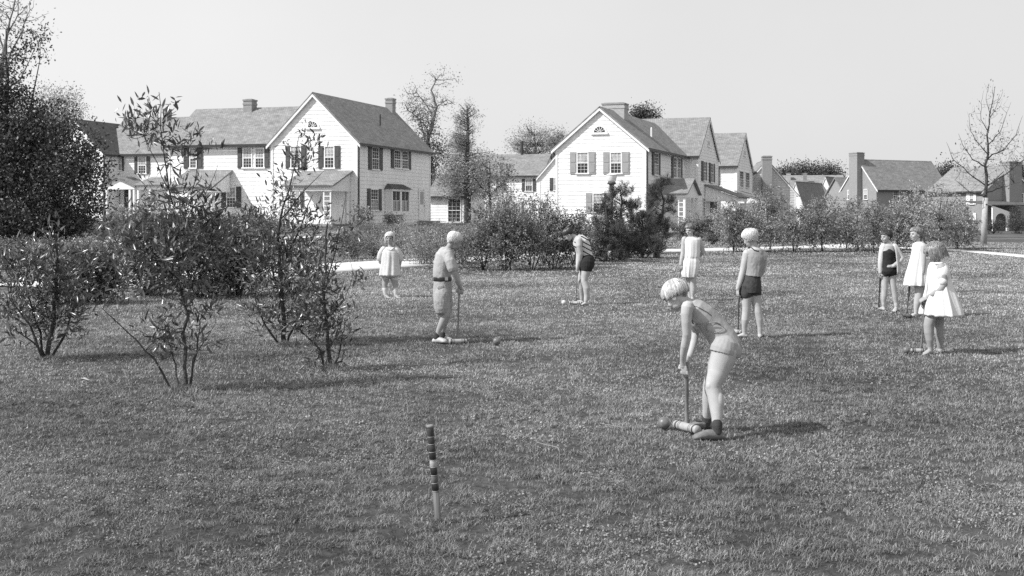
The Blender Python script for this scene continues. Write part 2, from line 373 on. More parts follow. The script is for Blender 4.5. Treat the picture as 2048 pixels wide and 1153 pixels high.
# ---------------------------------------------------------------- plants
def plant(name, label, cat, D, stems, lumps, ncl, per, leaf, lm, kind='quad', twig=0.25, spread=0.06, up=0.5, droop=0.0,
          limbs=0.3, bark='bark', parts=('stem', 'foliage'), group=None, shell=0.5, srad=1.0, rootz=None, seed=None, depth=0.85, twigr=0.004, vjit=0.35, jit=.09):
    """a tree or bush: stems are polylines of (px, py, offset, radius m), lumps of foliage are (px, py, rx, ry[, offset])"""
    r = np.random.default_rng(seed if seed is not None else int(D*100) + ncl)
    J = lambda px, py, o=0: at(px, py, D + o)
    b0 = J(stems[0][0][0], stems[0][0][1], stems[0][0][2])
    gz = ground(b0.x, b0.y) if rootz is None else rootz
    root = thing(name, label, cat, (b0.x, b0.y, gz), group=group)
    o3 = (b0.x, b0.y, gz)
    S = MB(); nodes = []
    for st in stems:
        pts = [J(p[0], p[1], p[2]) for p in st]
        if st is stems[0] or abs(pts[0].z - gz) < .35: pts[0].z = gz - .05
        rr = [p[3] * srad for p in st]
        # wiggle between the given points
        P = [pts[0]]; R = [rr[0]]
        for i in range(len(pts) - 1):
            L = (pts[i+1] - pts[i]).length
            for k in (1, 2, 3):
                t = k / 3; q = pts[i].lerp(pts[i+1], t)
                if k < 3: q = q + Vector(r.normal(size=3)) * L * .025
                P.append(q); R.append(rr[i] + (rr[i+1] - rr[i]) * t)
        S.tube(P, R, 7 if max(R) < .1 else 12)
        for i in range(len(P)):
            if i > 0 or len(st) > 2: nodes.append(P[i])
    nodes_np = np.array([tuple(p) for p in nodes])
    rad = np.array([[l[2] / FPX * D, max(l[2], l[3]) / FPX * D * depth, l[3] / FPX * D] for l in lumps])
    cen = np.array([tuple(J(l[0], l[1], l[4] if len(l) > 4 else 0)) for l in lumps])
    vol = rad.prod(axis=1) ** .75; pr = vol / vol.sum()
    li = r.choice(len(lumps), ncl, p=pr)
    d = unit(r.normal(size=(ncl, 3))); q = r.uniform(0, 1, (ncl, 1)) ** (shell * .66)
    q = q * (1 + np.abs(r.normal(size=(ncl, 1))) * jit)
    cp = cen[li] + d * q * rad[li]
    cp[:, 2] = np.maximum(cp[:, 2], gz + .04)
    tdir = unit(d * .8 + np.array([[0, 0, up]]) + r.normal(size=(ncl, 3)) * .35)
    # limbs
    for i in range(int(ncl * limbs)):
        c = cp[i]; dd = np.linalg.norm(nodes_np - c, axis=1) + np.maximum(0, nodes_np[:, 2] - c[2]) * 1.5
        k = int(dd.argmin()); a = Vector(nodes_np[k]); e = Vector(c)
        L = (e - a).length
        if L < .03: continue
        mid = a.lerp(e, .5) + Vector((0, 0, -.06 * L)) + Vector(r.normal(size=3)) * L * .06
        S.tube([a, mid, e, e + Vector(tdir[i]) * twig * .7], [max(twigr * 1.6, L * .011), max(twigr * 1.2, L * .007), twigr, twigr * .4], 4, caps=False)
    S.build(parts[0], bark, root, o3, smooth=True)
    # leaves
    N = ncl * per; ci = np.repeat(np.arange(ncl), per)
    t = r.uniform(-.35, 1, (N, 1))
    base = cp[ci] + tdir[ci] * t * twig + r.normal(size=(N, 3)) * spread
    if droop: base[:, 2] -= (np.abs(t[:, 0]) ** 1.5) * droop * r.uniform(.4, 1.2, N)
    base[:, 2] = np.maximum(base[:, 2], gz + .015)
    ld = unit(tdir[ci] * .55 + r.normal(size=(N, 3)) * .6 + np.array([[0, 0, up * .3 - droop * 1.2]]))
    s = r.uniform(1 - vjit, 1 + vjit, N)
    fn = {'quad': leaf_quads, 'lance': leaf_lance, 'needle': leaf_needle}[kind]
    v, f = fn(base, ld, leaf[0] * s, leaf[1] * s)
    np_mesh(parts[1], v, f, lm, root, o3)
    return root

def bush(label, px, D, wpx, toppx, n=260, per=12, leaf=(.055, .03), lm='leaf_mid', basepx=None, name='bush', cat='bush', group=None, seed=None, kind='quad', up=.5, **kw):
    """leafy bush: centre column px, width and top given in picture measures at distance D"""
    h = HY + (EYE - ground((px - CX) / FPX * D, D)) / D * FPX      # picture row of its foot
    mid = (h + toppx) / 2; ry = (h - toppx) / 2
    r = random.Random(seed or int(px * 7 + D)); W = wpx / 2
    lumps = [(px, mid + ry * .15, W * .8, ry * .85)]
    for k in range(4): lumps.append((px + r.uniform(-.8, .8) * W, toppx + ry * r.uniform(-.12, .25), W * .10, ry * .22, r.uniform(-.3, .3) * W / FPX * D))
    for k in range(5):
        a = r.uniform(-.75, .75); lumps.append((px + a * W, mid - ry * r.uniform(-.35, .55), W * r.uniform(.28, .45), ry * r.uniform(.3, .5), r.uniform(-.3, .3) * W / FPX * D))
    st = [[(px + r.uniform(-.1, .1) * W, h, 0, .02), (px + a * W * .4, mid, r.uniform(-.1, .1), .012), (px + a * W * .75, toppx + ry * .4, r.uniform(-.2, .2), .006)] for a in (-.9, -.3, .35, .95)]
    return plant(name, label, cat, D, st, lumps, n, per, leaf, lm, kind=kind, twig=.22, spread=.05, up=up, limbs=.22, group=group, seed=seed or int(px + D), shell=.8, jit=.17, **kw)

# ---------------------------------------------------------------- houses
class Frame:
    def __init__(s, name, label, cat, px, d, ang, zb, group=None):
        s.th = math.radians(ang); s.O = Vector(((px - CX) / FPX * d, d)); s.zb = zb
        s.root = thing(name, label, cat, (s.O.x, s.O.y, zb), s.th, group)
        s.X = Vector((math.cos(s.th), math.sin(s.th))); s.Y = Vector((-math.sin(s.th), math.cos(s.th)))
    def hit(s, px, py, kind, c):
        tx = (px - CX) / FPX; tz = (HY - py) / FPX
        n = s.Y if kind == 'f' else s.X; a = s.X if kind == 'f' else s.Y
        Yd = (c + s.O.dot(n)) / (tx * n.x + n.y)
        P = Vector((tx * Yd, Yd)) - s.O
        return P.dot(a), EYE + tz * Yd - s.zb
    # local point on a wall plane: a along it, z up, n outwards
    def p(s, kind, c, a, z, n=0.0):
        return (a, c - n, z) if kind == 'f' else (c + n, a, z)

def clap(H, mb, kind, c, segs, bh=0.235):
    """real lapped boards; segs: list of (z0, a0, b0, z1, a1, b1) trapezoids"""
    for z0, a0, b0, z1, a1, b1 in segs:
        nb = max(1, int(round((z1 - z0) / bh)))
        for i in range(nb):
            t0 = i / nb; t1 = (i + 1) / nb
            za = z0 + (z1 - z0) * t0; zb = z0 + (z1 - z0) * t1
            l0 = a0 + (a1 - a0) * t0; l1 = a0 + (a1 - a0) * t1; r0 = b0 + (b1 - b0) * t0; r1 = b0 + (b1 - b0) * t1
            if r1 - l1 < .01: l1 = r1 = (l1 + r1) / 2 - .001; r1 += .002
            P = lambda a, z, n: H.p(kind, c, a, z, n)
            vs = [P(l0, za, .026), P(r0, za, .026), P(r1, zb, .006), P(l1, zb, .006), P(l0, za, 0), P(r0, za, 0)]
            mb.add(vs, [(0, 1, 2, 3), (4, 5, 1, 0)])

def quadbox(H, mb, kind, c, a0, a1, z0, z1, n0, n1):
    if kind == 'f': mb.box(a0, a1, c - n1, c - n0, z0, z1)
    else: mb.box(c + n0, c + n1, a0, a1, z0, z1)

def window(H, kind, c, px0, px1, py0, py1, shl=None, shr=None, sm='shutter_dark', rows=3, cols=3, trim='white_trim', curt=.55, head=True):
    pm = (py0 + py1) / 2
    a0, _ = H.hit(px0, pm, kind, c); a1, _ = H.hit(px1, pm, kind, c)
    _, zt = H.hit((px0 + px1) / 2, py0, kind, c); _, zb = H.hit((px0 + px1) / 2, py1, kind, c)
    return win(H, kind, c, a0, a1, zb, zt, (a0 - H.hit(shl, pm, kind, c)[0]) if shl else 0, (H.hit(shr, pm, kind, c)[0] - a1) if shr else 0, sm, rows, cols, trim, curt)
def win(H, kind, c, a0, a1, zb, zt, wl=0, wr=0, sm='shutter_dark', rows=3, cols=3, trim='white_trim', curt=.55):
    fr = MB(); t = .05 if kind == 'f' else .03; Q = lambda *a: quadbox(H, fr, kind, c, *a)
    Q(a0 - .02, a0 + t, zb, zt, .03, .075); Q(a1 - t, a1 + .02, zb, zt, .03, .075)
    Q(a0 - .02, a1 + .02, zt, zt + .07, .03, .09); Q(a0 - .08, a1 + .08, zb - .08, zb, .03, .12)
    m = (zb + zt) / 2
    Q(a0 + t, a1 - t, m - .025, m + .025, .048, .072)
    for k in range(1, cols):
        x = a0 + t + (a1 - a0 - 2*t) * k / cols; Q(x - .008, x + .008, zb, m - .025, .046, .062); Q(x - .008, x + .008, m + .025, zt, .046, .062)
    for k in range(1, rows):
        if rows <= 1: break
        for lo, hi in ((zb, m), (m, zt)):
            z = lo + (hi - lo) * k / rows
            if abs(z - m) > .06: Q(a0 + t, a1 - t, z - .008, z + .008, .0463, .0617)
    w = fr.build('window', trim, H.root)
    g = MB(); quadbox(H, g, kind, c, a0 + t, a1 - t, zb, zt, .032, .040); g.build('pane', 'glass', w)
    if curt > 0:
        k = MB(); z0 = zt - (zt - zb) * curt; quadbox(H, k, kind, c, a0 + t + .01, a1 - t - .01, z0, zt - .01, .041, .044); k.build('curtain', 'curtain' if kind == 'f' else 'curtain_shaded', w)
    for s, wd in ((-1, wl), (1, wr)):
        if wd > .02:
            b = MB(); x0, x1 = (a0 - wd, a0 - .025) if s < 0 else (a1 + .025, a1 + wd)
            quadbox(H, b, kind, c, x0, x1, zb - .06, zt + .06, .04, .075)
            for zz0, zz1 in ((zb + .04, m - .07), (m + .05, zt - .05)):
                quadbox(H, b, kind, c, x0 + .06, x1 - .06, zz0, zz1, .0755, .092)
            b.build('shutter', sm, w)
    return w

def slab(mb, a, b, c, d, th=.13):
    a, b, c, d = map(Vector, (a, b, c, d)); n = (b - a).cross(d - a).normalized()
    if n.z < 0: n = -n
    mb.prism([a - n*th, b - n*th, c - n*th, d - n*th], [a, b, c, d])

def gable_block(H, x0, x1, y0, y1, ze, zr, ridge='y', sid=('f', 'r'), roofm='shingles', wallm='white_paint', ov=.18, eo=.28, rake=True, z0=0.0, boards=True, solid=None, th=.13, wname='wall', cornerw=True):
    """a storeyed block with gable roof; ridge 'y' runs front to back, 'x' left to right"""
    w = MB(); e = .002
    xm = (x0 + x1) / 2; ym = (y0 + y1) / 2
    if ridge == 'y':
        prof = [(x0, ze), (xm, zr - .02), (x1, ze)]
        base = [(x0, y0, z0), (x1, y0, z0), (x1, y0, ze), (xm, y0, zr - .1), (x0, y0, ze)]; top = [(x, y1, z) for x, _, z in base]
    else:
        base = [(x1, y0, z0), (x1, y1, z0), (x1, y1, ze), (x1, ym, zr - .1), (x1, y0, ze)]; top = [(x0, y, z) for _, y, z in base]
    w.prism(base, top)
    if boards:
        if 'f' in sid:
            sg = [(z0 + .12, x0, x1, ze, x0, x1)]
            if ridge == 'y': sg.append((ze, x0, x1, zr - .1, xm, xm))
            clap(H, w, 'f', y0 - e, sg)
        if 'r' in sid:
            sg = [(z0 + .12, y0, y1, ze, y0, y1)]
            if ridge == 'x': sg.append((ze, y0, y1, zr - .1, ym, ym))
            clap(H, w, 'r', x1 + e, sg)
    wo = w.build(wname, wallm, H.root)
    r = MB()
    if ridge == 'y':
        sl = (zr - ze) / (xm - x0)
        slab(r, (x0 - eo, y0 - ov, ze - eo*sl + .1), (xm, y0 - ov, zr + .1), (xm, y1 + ov, zr + .1), (x0 - eo, y1 + ov, ze - eo*sl + .1), th)
        slab(r, (x1 + eo, y0 - ov, ze - eo*sl + .1), (xm, y0 - ov, zr + .1), (xm, y1 + ov, zr + .1), (x1 + eo, y1 + ov, ze - eo*sl + .1), th)
    else:
        sl = (zr - ze) / (ym - y0)
        slab(r, (x0 - ov, y0 - eo, ze - eo*sl + .1), (x1 + ov, y0 - eo, ze - eo*sl + .1), (x1 + ov, ym, zr + .1), (x0 - ov, ym, zr + .1), th)
        slab(r, (x0 - ov, y1 + eo, ze - eo*sl + .1), (x1 + ov, y1 + eo, ze - eo*sl + .1), (x1 + ov, ym, zr + .1), (x0 - ov, ym, zr + .1), th)
    ro = r.build('roof', roofm, H.root)
    if rake:
        t = MB(); q = .16
        if ridge == 'y':
            for xe, s in ((x0 - eo, 1), (x1 + eo, -1)):
                for yy in (y0 - ov - .03,):
                    t.prism([(xe, yy, ze - eo*sl - .03 - q), (xm, yy, zr - .03 - q), (xm, yy, zr - .035), (xe, yy, ze - eo*sl - .035)], [(xe, yy + .08, ze - eo*sl - .03 - q), (xm, yy + .08, zr - .03 - q), (xm, yy + .08, zr - .035), (xe, yy + .08, ze - eo*sl - .035)])
        else:
            for ye in (y0 - eo, y1 + eo):
                xx = x1 + ov + .03
                t.prism([(xx, ye, ze - eo*sl - .03 - q), (xx, ym, zr - .03 - q), (xx, ym, zr - .035), (xx, ye, ze - eo*sl - .035)], [(xx - .08, ye, ze - eo*sl - .03 - q), (xx - .08, ym, zr - .03 - q), (xx - .08, ym, zr - .035), (xx - .08, ye, ze - eo*sl - .035)])
        t.build('rake_board', 'white_trim', H.root)
    # gutter along the eaves
    g = MB()
    if ridge == 'y':
        g.box(x1 + eo - .02, x1 + eo + .09, y0 - ov, y1 + ov, ze - eo*sl - .06, ze - eo*sl + .06)
    else:
        g.box(x0 - ov, x1 + ov, y0 - eo - .09, y0 - eo + .02, ze - eo*sl - .06, ze - eo*sl + .06)
    g.build('gutter', 'gutter', H.root)
    if cornerw and boards:
        bs = [(x1 - .14, x1 + .055, y0 - .055, y0 + .14, z0, ze - .02)]
        if 'f' in sid: bs.append((x0 - .02, x0 + .12, y0 - .057, y0 + .1, z0, ze - .02))
        if 'r' in sid: bs.append((x1 - .1, x1 + .057, y1 - .12, y1 + .02, z0, ze - .02))
        for q in bs:
            cbm = MB(); cbm.box(*q); cbm.build('corner_board', 'white_trim', H.root)
    return ro

def chimney(H, x0, x1, y0, y1, z0, z1, m='brick', cap='stone'):
    c = MB(); c.box(x0, x1, y0, y1, z0, z1); c.box(x0 - .03, x1 + .03, y0 - .03, y1 + .03, z1 - .26, z1 - .14)
    o = c.build('chimney', m, H.root)
    k = MB(); k.box(x0 - .04, x1 + .04, y0 - .04, y1 + .04, z1 + .001, z1 + .1)
    k.box(x0 + .1, x1 - .1, y0 + .1, y1 - .1, z1 + .1, z1 + .14)
    k.build('chimney_cap', cap, o)

def fanlight(H, kind, c, px, py, rpx):
    a, z = H.hit(px, py, kind, c); a2, _ = H.hit(px + rpx, py, kind, c); r = abs(a2 - a)
    def arc(mb, ro, n0, n1, zs=0.0):
        P = [H.p(kind, c, a + ro*math.cos(t*math.pi/14), z + zs + ro*math.sin(t*math.pi/14), n0) for t in range(15)]
        Q = [H.p(kind, c, a + ro*math.cos(t*math.pi/14), z + zs + ro*math.sin(t*math.pi/14), n1) for t in range(15)]
        mb.prism(P, Q)
    t = MB(); arc(t, r * 1.35, .03, .06); quadbox(H, t, kind, c, a - r*1.55, a + r*1.55, z - .13, z - .005, .03, .12)
    w = t.build('fanlight', 'white_trim', H.root)
    g = MB(); arc(g, r, .061, .068, .01); g.build('pane', 'glass', w)
    mu = MB()
    for k in range(1, 6):
        th = k * math.pi / 6; p0 = Vector(H.p(kind, c, a + .2*r*math.cos(th), z + .2*r*math.sin(th), .072)); p1 = Vector(H.p(kind, c, a + r*math.cos(th), z + r*math.sin(th), .072))
        mu.tube([p0, p1], [.022, .022], 4, caps=False)
    mu.build('muntin', 'white_trim', w)

def lattice_post(mb, x, y, z0, z1, s=.5, along='x'):
    t = .075
    def bar(a0, a1, zz0, zz1):
        if along == 'x': mb.box(x + a0, x + a1, y - t/2, y + t/2, zz0, zz1)
        else: mb.box(x - t/2, x + t/2, y + a0, y + a1, zz0, zz1)
    bar(-s/2, -s/2 + t, z0, z1); bar(s/2 - t, s/2, z0, z1)
    n = int((z1 - z0) / .28)
    for i in range(n + 1):
        z = z0 + (z1 - z0 - .05) * i / n; bar(-s/2 + t, s/2 - t, z, z + .05)

def porch(H, x0, x1, y0, y1, zb, zt, kind, posts, roofm='shingles', drop=None, floor=True):
    """kind 'shed_f': slopes down to the front; 'ped_f': pediment to the front; 'ped_r': pediment to the right; 'shed_r'"""
    b = MB(); h = .28
    b.box(x0, x1, y0, y0 + .14, zb, zb + h)                     # front beam
    b.box(x1 - .14, x1, y0 + .142, y1, zb, zb + h); b.box(x0, x0 + .14, y0 + .142, y1, zb, zb + h)
    b.box(x0 + .145, x1 - .145, y0 + .145, y1 - .02, zb + .05, zb + .1)   # ceiling
    z1 = zb + h; e = .18
    r = MB()
    if kind == 'shed_f':
        b.prism([(x1 - .08, y0, z1), (x1 - .08, y1, z1), (x1 - .08, y1, zt - .08)], [(x1 - .02, y0, z1), (x1 - .02, y1, z1), (x1 - .02, y1, zt - .08)])
        sl = (zt - z1) / (y1 - y0)
        slab(r, (x0 - e, y0 - e, z1 + .05), (x1 + e, y0 - e, z1 + .05), (x1 + e, y1 - .02, zt + .05), (x0 - e, y1 - .02, zt + .05), .09)
    elif kind == 'shed_r':
        b.prism([(x0, y0 + .02, z1), (x1, y0 + .02, z1), (x0, y0 + .02, zt - .08)], [(x0, y0 + .08, z1), (x1, y0 + .08, z1), (x0, y0 + .08, zt - .08)])
        slab(r, (x1 + e, y0 - e, z1 + .05), (x1 + e, y1 + e, z1 + .05), (x0 + .02, y1 + e, zt + .05), (x0 + .02, y0 - e, zt + .05), .09)
    elif kind == 'ped_f':
        xm = (x0 + x1) / 2
        b.prism([(x0, y0 + .02, z1), (x1, y0 + .02, z1), (xm, y0 + .02, zt - .08)], [(x0, y0 + .09, z1), (x1, y0 + .09, z1), (xm, y0 + .09, zt - .08)])
        for xs in (x0 - e, x1 + e): slab(r, (xs, y0 - e, z1 - .02), (xm, y0 - e, zt + .05), (xm, y1, zt + .05), (xs, y1, z1 - .02), .09)
    elif kind == 'ped_r':
        ym = (y0 + y1) / 2
        b.prism([(x1 - .09, y0, z1), (x1 - .09, y1, z1), (x1 - .09, ym, zt - .08)], [(x1 - .02, y0, z1), (x1 - .02, y1, z1), (x1 - .02, ym, zt - .08)])
        for ys in (y0 - e, y1 + e): slab(r, (x0, ys, z1 - .02), (x1 + e, ys, z1 - .02), (x1 + e, ym, zt + .05), (x0, ym, zt + .05), .09)
    for (x, y, lat) in posts:
        if lat: lattice_post(b, x, y, 0.02, zb, .5, lat)
        else: b.box(x - .07, x + .07, y - .07, y + .07, 0.02, zb)
    if floor: b.box(x0 - .1, x1 + .1, y0 - .2, y1 - .05, -.1, .16)
    o = b.build('porch', 'white_trim', H.root); r.build('roof', roofm, o)
    return o

def door(H, kind, c, a0, a1, zb, zt, m='white_paint', glass=True, label=None):
    f = MB(); Q = lambda *q: quadbox(H, f, kind, c, *q)
    Q(a0 - .12, a0, zb, zt + .12, .03, .1); Q(a1, a1 + .12, zb, zt + .12, .03, .1); Q(a0, a1, zt, zt + .12, .03, .1)
    Q(a0, a1, zb, zt, .03, .06)
    if glass:
        for k in (0, 1): Q(a0 + .12, a1 - .12, zb + .1 + k*.42, zb + .42 + k*.42, .061, .07)
    d = f.build('door', m, H.root)
    if glass:
        g = MB(); quadbox(H, g, kind, c, a0 + .14, a1 - .14, zb + 1.05, zt - .12, .061, .066); g.build('pane', 'glass', d)
    k = MB(); k.ell(Vector(H.p(kind, c, a1 - .08, zb + .95, .1)), Vector((.035, 0, 0)), Vector((0, .035, 0)), Vector((0, 0, .035)), 8, 6); k.build('handle', 'iron', d)
    return d

def downspout(H, x, y, z0, z1):
    g = MB(); g.tube([(x, y, z1), (x, y, z0)], [.05, .05], 8, caps=False); g.build('downspout', 'gutter', H.root)
# ================================================================ SETTING
xs = np.concatenate([np.linspace(-900, -80, 12)[:-1], np.arange(-80, 80.1, 2.0), np.linspace(80, 900, 12)[1:]])
ys = np.concatenate([[-30, -10, 0], np.arange(3, 110, 1.6), np.linspace(112, 300, 24), [400, 600, 1000, 2000, 4000]])
gv = [(x, y, ground(x, y)) for y in ys for x in xs]; nx = len(xs)
gf = [(j*nx + i, j*nx + i + 1, (j+1)*nx + i + 1, (j+1)*nx + i) for j in range(len(ys) - 1) for i in range(nx - 1)]
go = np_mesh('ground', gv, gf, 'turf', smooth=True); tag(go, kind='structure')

def ribbon(name, pts, widths, m, lift=.02):
    P = [Vector((p[0], p[1])) for p in pts]; Q = []; Wd = []
    for i in range(len(P) - 1):                               # Catmull-Rom
        p0, p1, p2, p3 = P[max(i-1, 0)], P[i], P[i+1], P[min(i+2, len(P)-1)]
        for k in range(10):
            t = k / 10; Q.append(.5*((2*p1) + (-p0 + p2)*t + (2*p0 - 5*p1 + 4*p2 - p3)*t*t + (-p0 + 3*p1 - 3*p2 + p3)*t**3)); Wd.append(widths[i] + (widths[i+1] - widths[i])*t)
    Q.append(P[-1]); Wd.append(widths[-1])
    vs = []; fs = []; n = 5
    for i, q in enumerate(Q):
        t = (Q[min(i+1, len(Q)-1)] - Q[max(i-1, 0)]).normalized(); s = Vector((-t.y, t.x))
        for k in range(n):
            p = q + s * Wd[i] * (k / (n-1) - .5); vs.append((p.x, p.y, ground(p.x, p.y) + lift))
        for sg in (-.5, .5):
            p = q + s * Wd[i] * sg; vs.append((p.x, p.y, ground(p.x, p.y) - .1))
    M = n + 2
    for i in range(len(Q) - 1):
        for k in range(n - 1): fs.append((i*M + k, (i+1)*M + k, (i+1)*M + k + 1, i*M + k + 1))
        fs.append((i*M + n, (i+1)*M + n, (i+1)*M, i*M)); fs.append((i*M + n - 1, (i+1)*M + n - 1, (i+1)*M + n + 1, i*M + n + 1))
    o = np_mesh(name, vs, fs, m); tag(o, kind='structure')
    return Q
main_path = ribbon('path', [(-9.6, 25.5), (-7.2, 30.5), (-4.4, 36.3), (-1.5, 41.5), (1.6, 45.8), (5.6, 50.0), (10.0, 52.2), (14.5, 55.0), (20.5, 63), (23, 75), (24, 100)], [3.4, 3.4, 3.4, 3.2, 2.4, 2.2, 2.4, 2.6, 2.6, 2.4, 2.4], 'concrete', .03)
side_path = ribbon('footpath', [(12.5, 54.6), (16.2, 54.6), (18.2, 51.5), (18.55, 47), (18.3, 42.5), (17.6, 37), (17.2, 30)], [1.3, 1.2, .9, .9, .9, .9, .9], 'concrete', .022)
far_path = ribbon('front_walk', [(-22, 55.5), (-15, 57.5), (-9, 60)], [1.2, 1.2, 1.2], 'concrete', .03)

# ================================================================ HOUSES
# --- house A : gable block, its long wing and a further wing
A = Frame('row_house', 'long white clapboard row house with steep gable, bay window and lattice porch at centre left', 'house', 714, 75.0, -17.0, .84)
W1, L1 = 5.7, 12.3; ze = 5.15
zr = A.hit(630, 188, 'f', 0)[1]
gable_block(A, -W1, 0, 0, L1, ze, zr, 'y')
wy = .8; w0 = A.hit(338, 300, 'f', wy)[0]
wr = A.hit(500, 219, 'f', wy + 3.5)[1]
gable_block(A, w0, -W1 - .01, wy, wy + 7, ze, wr, 'x', sid=('f',), rake=False)
fy = 14.0; f1 = A.hit(345, 300, 'f', fy)[0]; f0 = A.hit(200, 300, 'f', fy)[0]
fe = A.hit(270, 305.5, 'f', fy)[1]; frr = A.hit(300, 238.5, 'f', fy + 3.5)[1]
gable_block(A, f0, f1 + 3, fy, fy + 7, fe, frr, 'x', sid=('f',), rake=False)
Z2 = lambda x: 350 + x / 3.295
Y2 = lambda y: 150 + y / 3.295
def wz(H, kind, c, x0, x1, y0, y1, sl=None, sr=None, fx=Z2, fy_=Y2, **k):
    return window(H, kind, c, fx(x0), fx(x1), fy_(y0), fy_(y1), fx(sl) if sl is not None else None, fx(sr) if sr is not None else None, **k)
wz(A, 'f', 0, 765, 832, 475, 612, 732, 868)
wz(A, 'f', 0, 987, 1052, 475, 612, 947, 1090)
wz(A, 'f', 0, 757, 827, 747, 872, 735, 850)
wz(A, 'f', wy, 450, 510, 487, 610, 415, None)
wz(A, 'f', wy, 530, 590, 487, 610, None, 626)
wz(A, 'f', wy, 100, 145, 488, 612, 60, 185)
wz(A, 'f', wy, 342, 404, 744, 872, 308, 438)
wz(A, 'r', 0, 1293, 1337, 484, 622, 1270, 1363)
wz(A, 'r', 0, 1440, 1481, 503, 612, 1420, None)
wz(A, 'r', 0, 1490, 1530, 508, 618, None, 1550)
wz(A, 'r', 0, 1285, 1332, 758, 890, 1263, 1356)
Z1 = lambda x: x / 3.293
Y1 = lambda y: 150 + y / 3.293
wz(A, 'f', fy, 763, 802, 545, 628, 747, 818, fx=Z1, fy_=Y1)
wz(A, 'f', fy, 912, 965, 545, 648, 888, 990, fx=Z1, fy_=Y1)
wz(A, 'f', fy, 762, 800, 758, 852, fx=Z1, fy_=Y1)
wz(A, 'f', fy, 1000, 1032, 758, 852, fx=Z1, fy_=Y1)
door(A, 'f', fy, A.hit(Z1(832), 400, 'f', fy)[0], A.hit(Z1(868), 400, 'f', fy)[0], .3, 2.5, m='shutter_dark', glass=False)
fanlight(A, 'f', 0, Z2(910), Y2(346), 9.5)
# bay window on the side wall
a0, _ = A.hit(Z2(1415), Y2(830), 'r', .35); a1, _ = A.hit(Z2(1535), Y2(830), 'r', .35)
bt = A.hit(Z2(1475), Y2(757), 'r', .35)[1]; bb = A.hit(Z2(1475), Y2(912), 'r', .35)[1]
b = MB(); p = .5; x = .036
b.box(x, p + .06, a0 - .06, a1 + .06, bb - .1, bb + .12); b.box(x, p + .03, a0 - .03, a1 + .03, bt - .12, bt + .02)
am = (a0 + a1) / 2
for q0, q1 in ((a0, a0 + .16), (am - .13, am + .13), (a1 - .16, a1)): b.box(x, p, q0, q1, bb + .12, bt - .12)
b.box(x, .3, a0 + .16, am - .13, bb + .12, bt - .12) if False else None
bo = b.build('bay_window', 'white_trim', A.root)
g = MB(); g.box(p - .12, p - .06, a0 + .16, am - .13, bb + .12, bt - .12); g.box(p - .12, p - .06, am + .13, a1 - .16, bb + .12, bt - .12)
g.box(x, p - .14, a0 + .02, a0 + .06, bb + .12, bt - .12); g.box(x, p - .14, a1 - .06, a1 - .02, bb + .12, bt - .12); g.build('pane', 'glass', bo)
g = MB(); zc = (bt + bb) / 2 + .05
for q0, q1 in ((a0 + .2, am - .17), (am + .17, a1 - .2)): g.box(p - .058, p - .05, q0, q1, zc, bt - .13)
g.build('curtain', 'curtain_shaded', bo)
g = MB()
for q0, q1 in ((a0 + .16, am - .13), (am + .13, a1 - .16)):
    g.box(p - .05, p - .03, q0, q1, zc - .03, zc + .0); mq = (q0 + q1) / 2; g.box(p - .049, p - .031, mq - .015, mq + .015, bb + .12, bt - .12)
g.build('muntin', 'white_trim', bo)
rt = A.hit(Z2(1478), Y2(722), 'r', .1)[1]
r = MB(); r.prism([(x, a0 - .15, bt + .03), (p + .15, a0 - .15, bt + .03), (p + .15, a1 + .15, bt + .03), (x, a1 + .15, bt + .03)], [(x, a0 + .35, rt), (x + .12, a0 + .35, rt), (x + .12, a1 - .35, rt), (x, a1 - .35, rt)])
r.build('roof', 'shingles_dark', bo)
a0, _ = A.hit(Z2(1606), 415, 'r', 0); a1, _ = A.hit(Z2(1638), 415, 'r', 0)
door(A, 'r', 0, a0, a1, .32, 2.35)
s = MB(); s.box(.06, 1.1, a0 - .3, a1 + .3, -.3, .25); s.build('step', 'brick', A.root)
downspout(A, .13, -.02, -.2, ze - .1); downspout(A, .12, A.hit(Z2(1412), 400, 'r', .1)[0], -.2, bt + .0)
# chimneys
cx0 = A.hit(770, 200, 'f', L1 - 1)[0]; ct = A.hit(778, 200, 'f', L1 - .8)[1]
chimney(A, -W1/2 - .1, -W1/2 + .42, L1 - .9, L1 - .3, zr - .8, ct)
c0 = A.hit(491, 210, 'f', wy + 3.3)[0]; c1 = A.hit(505, 210, 'f', wy + 3.3)[0]; ct = A.hit(498, 203, 'f', wy + 3.3)[1]
chimney(A, c0, c1 + .1, wy + 3.0, wy + 3.7, wr - .7, ct)
c0 = A.hit(330, 225, 'f', fy + 3.3)[0]; c1 = A.hit(338, 225, 'f', fy + 3.3)[0]; ct = A.hit(334, 221, 'f', fy + 3.3)[1]
chimney(A, c0, c1, fy + 3.0, fy + 3.7, frr - .7, ct)
v = MB(); q = A.hit(Z2(1343), Y2(300), 'r', -1.3); v.tube([(-1.2, q[0], q[1] - .3), (-1.2, q[0], q[1] + .35)], [.05, .05], 8); v.build('vent_pipe', 'gutter', A.root)
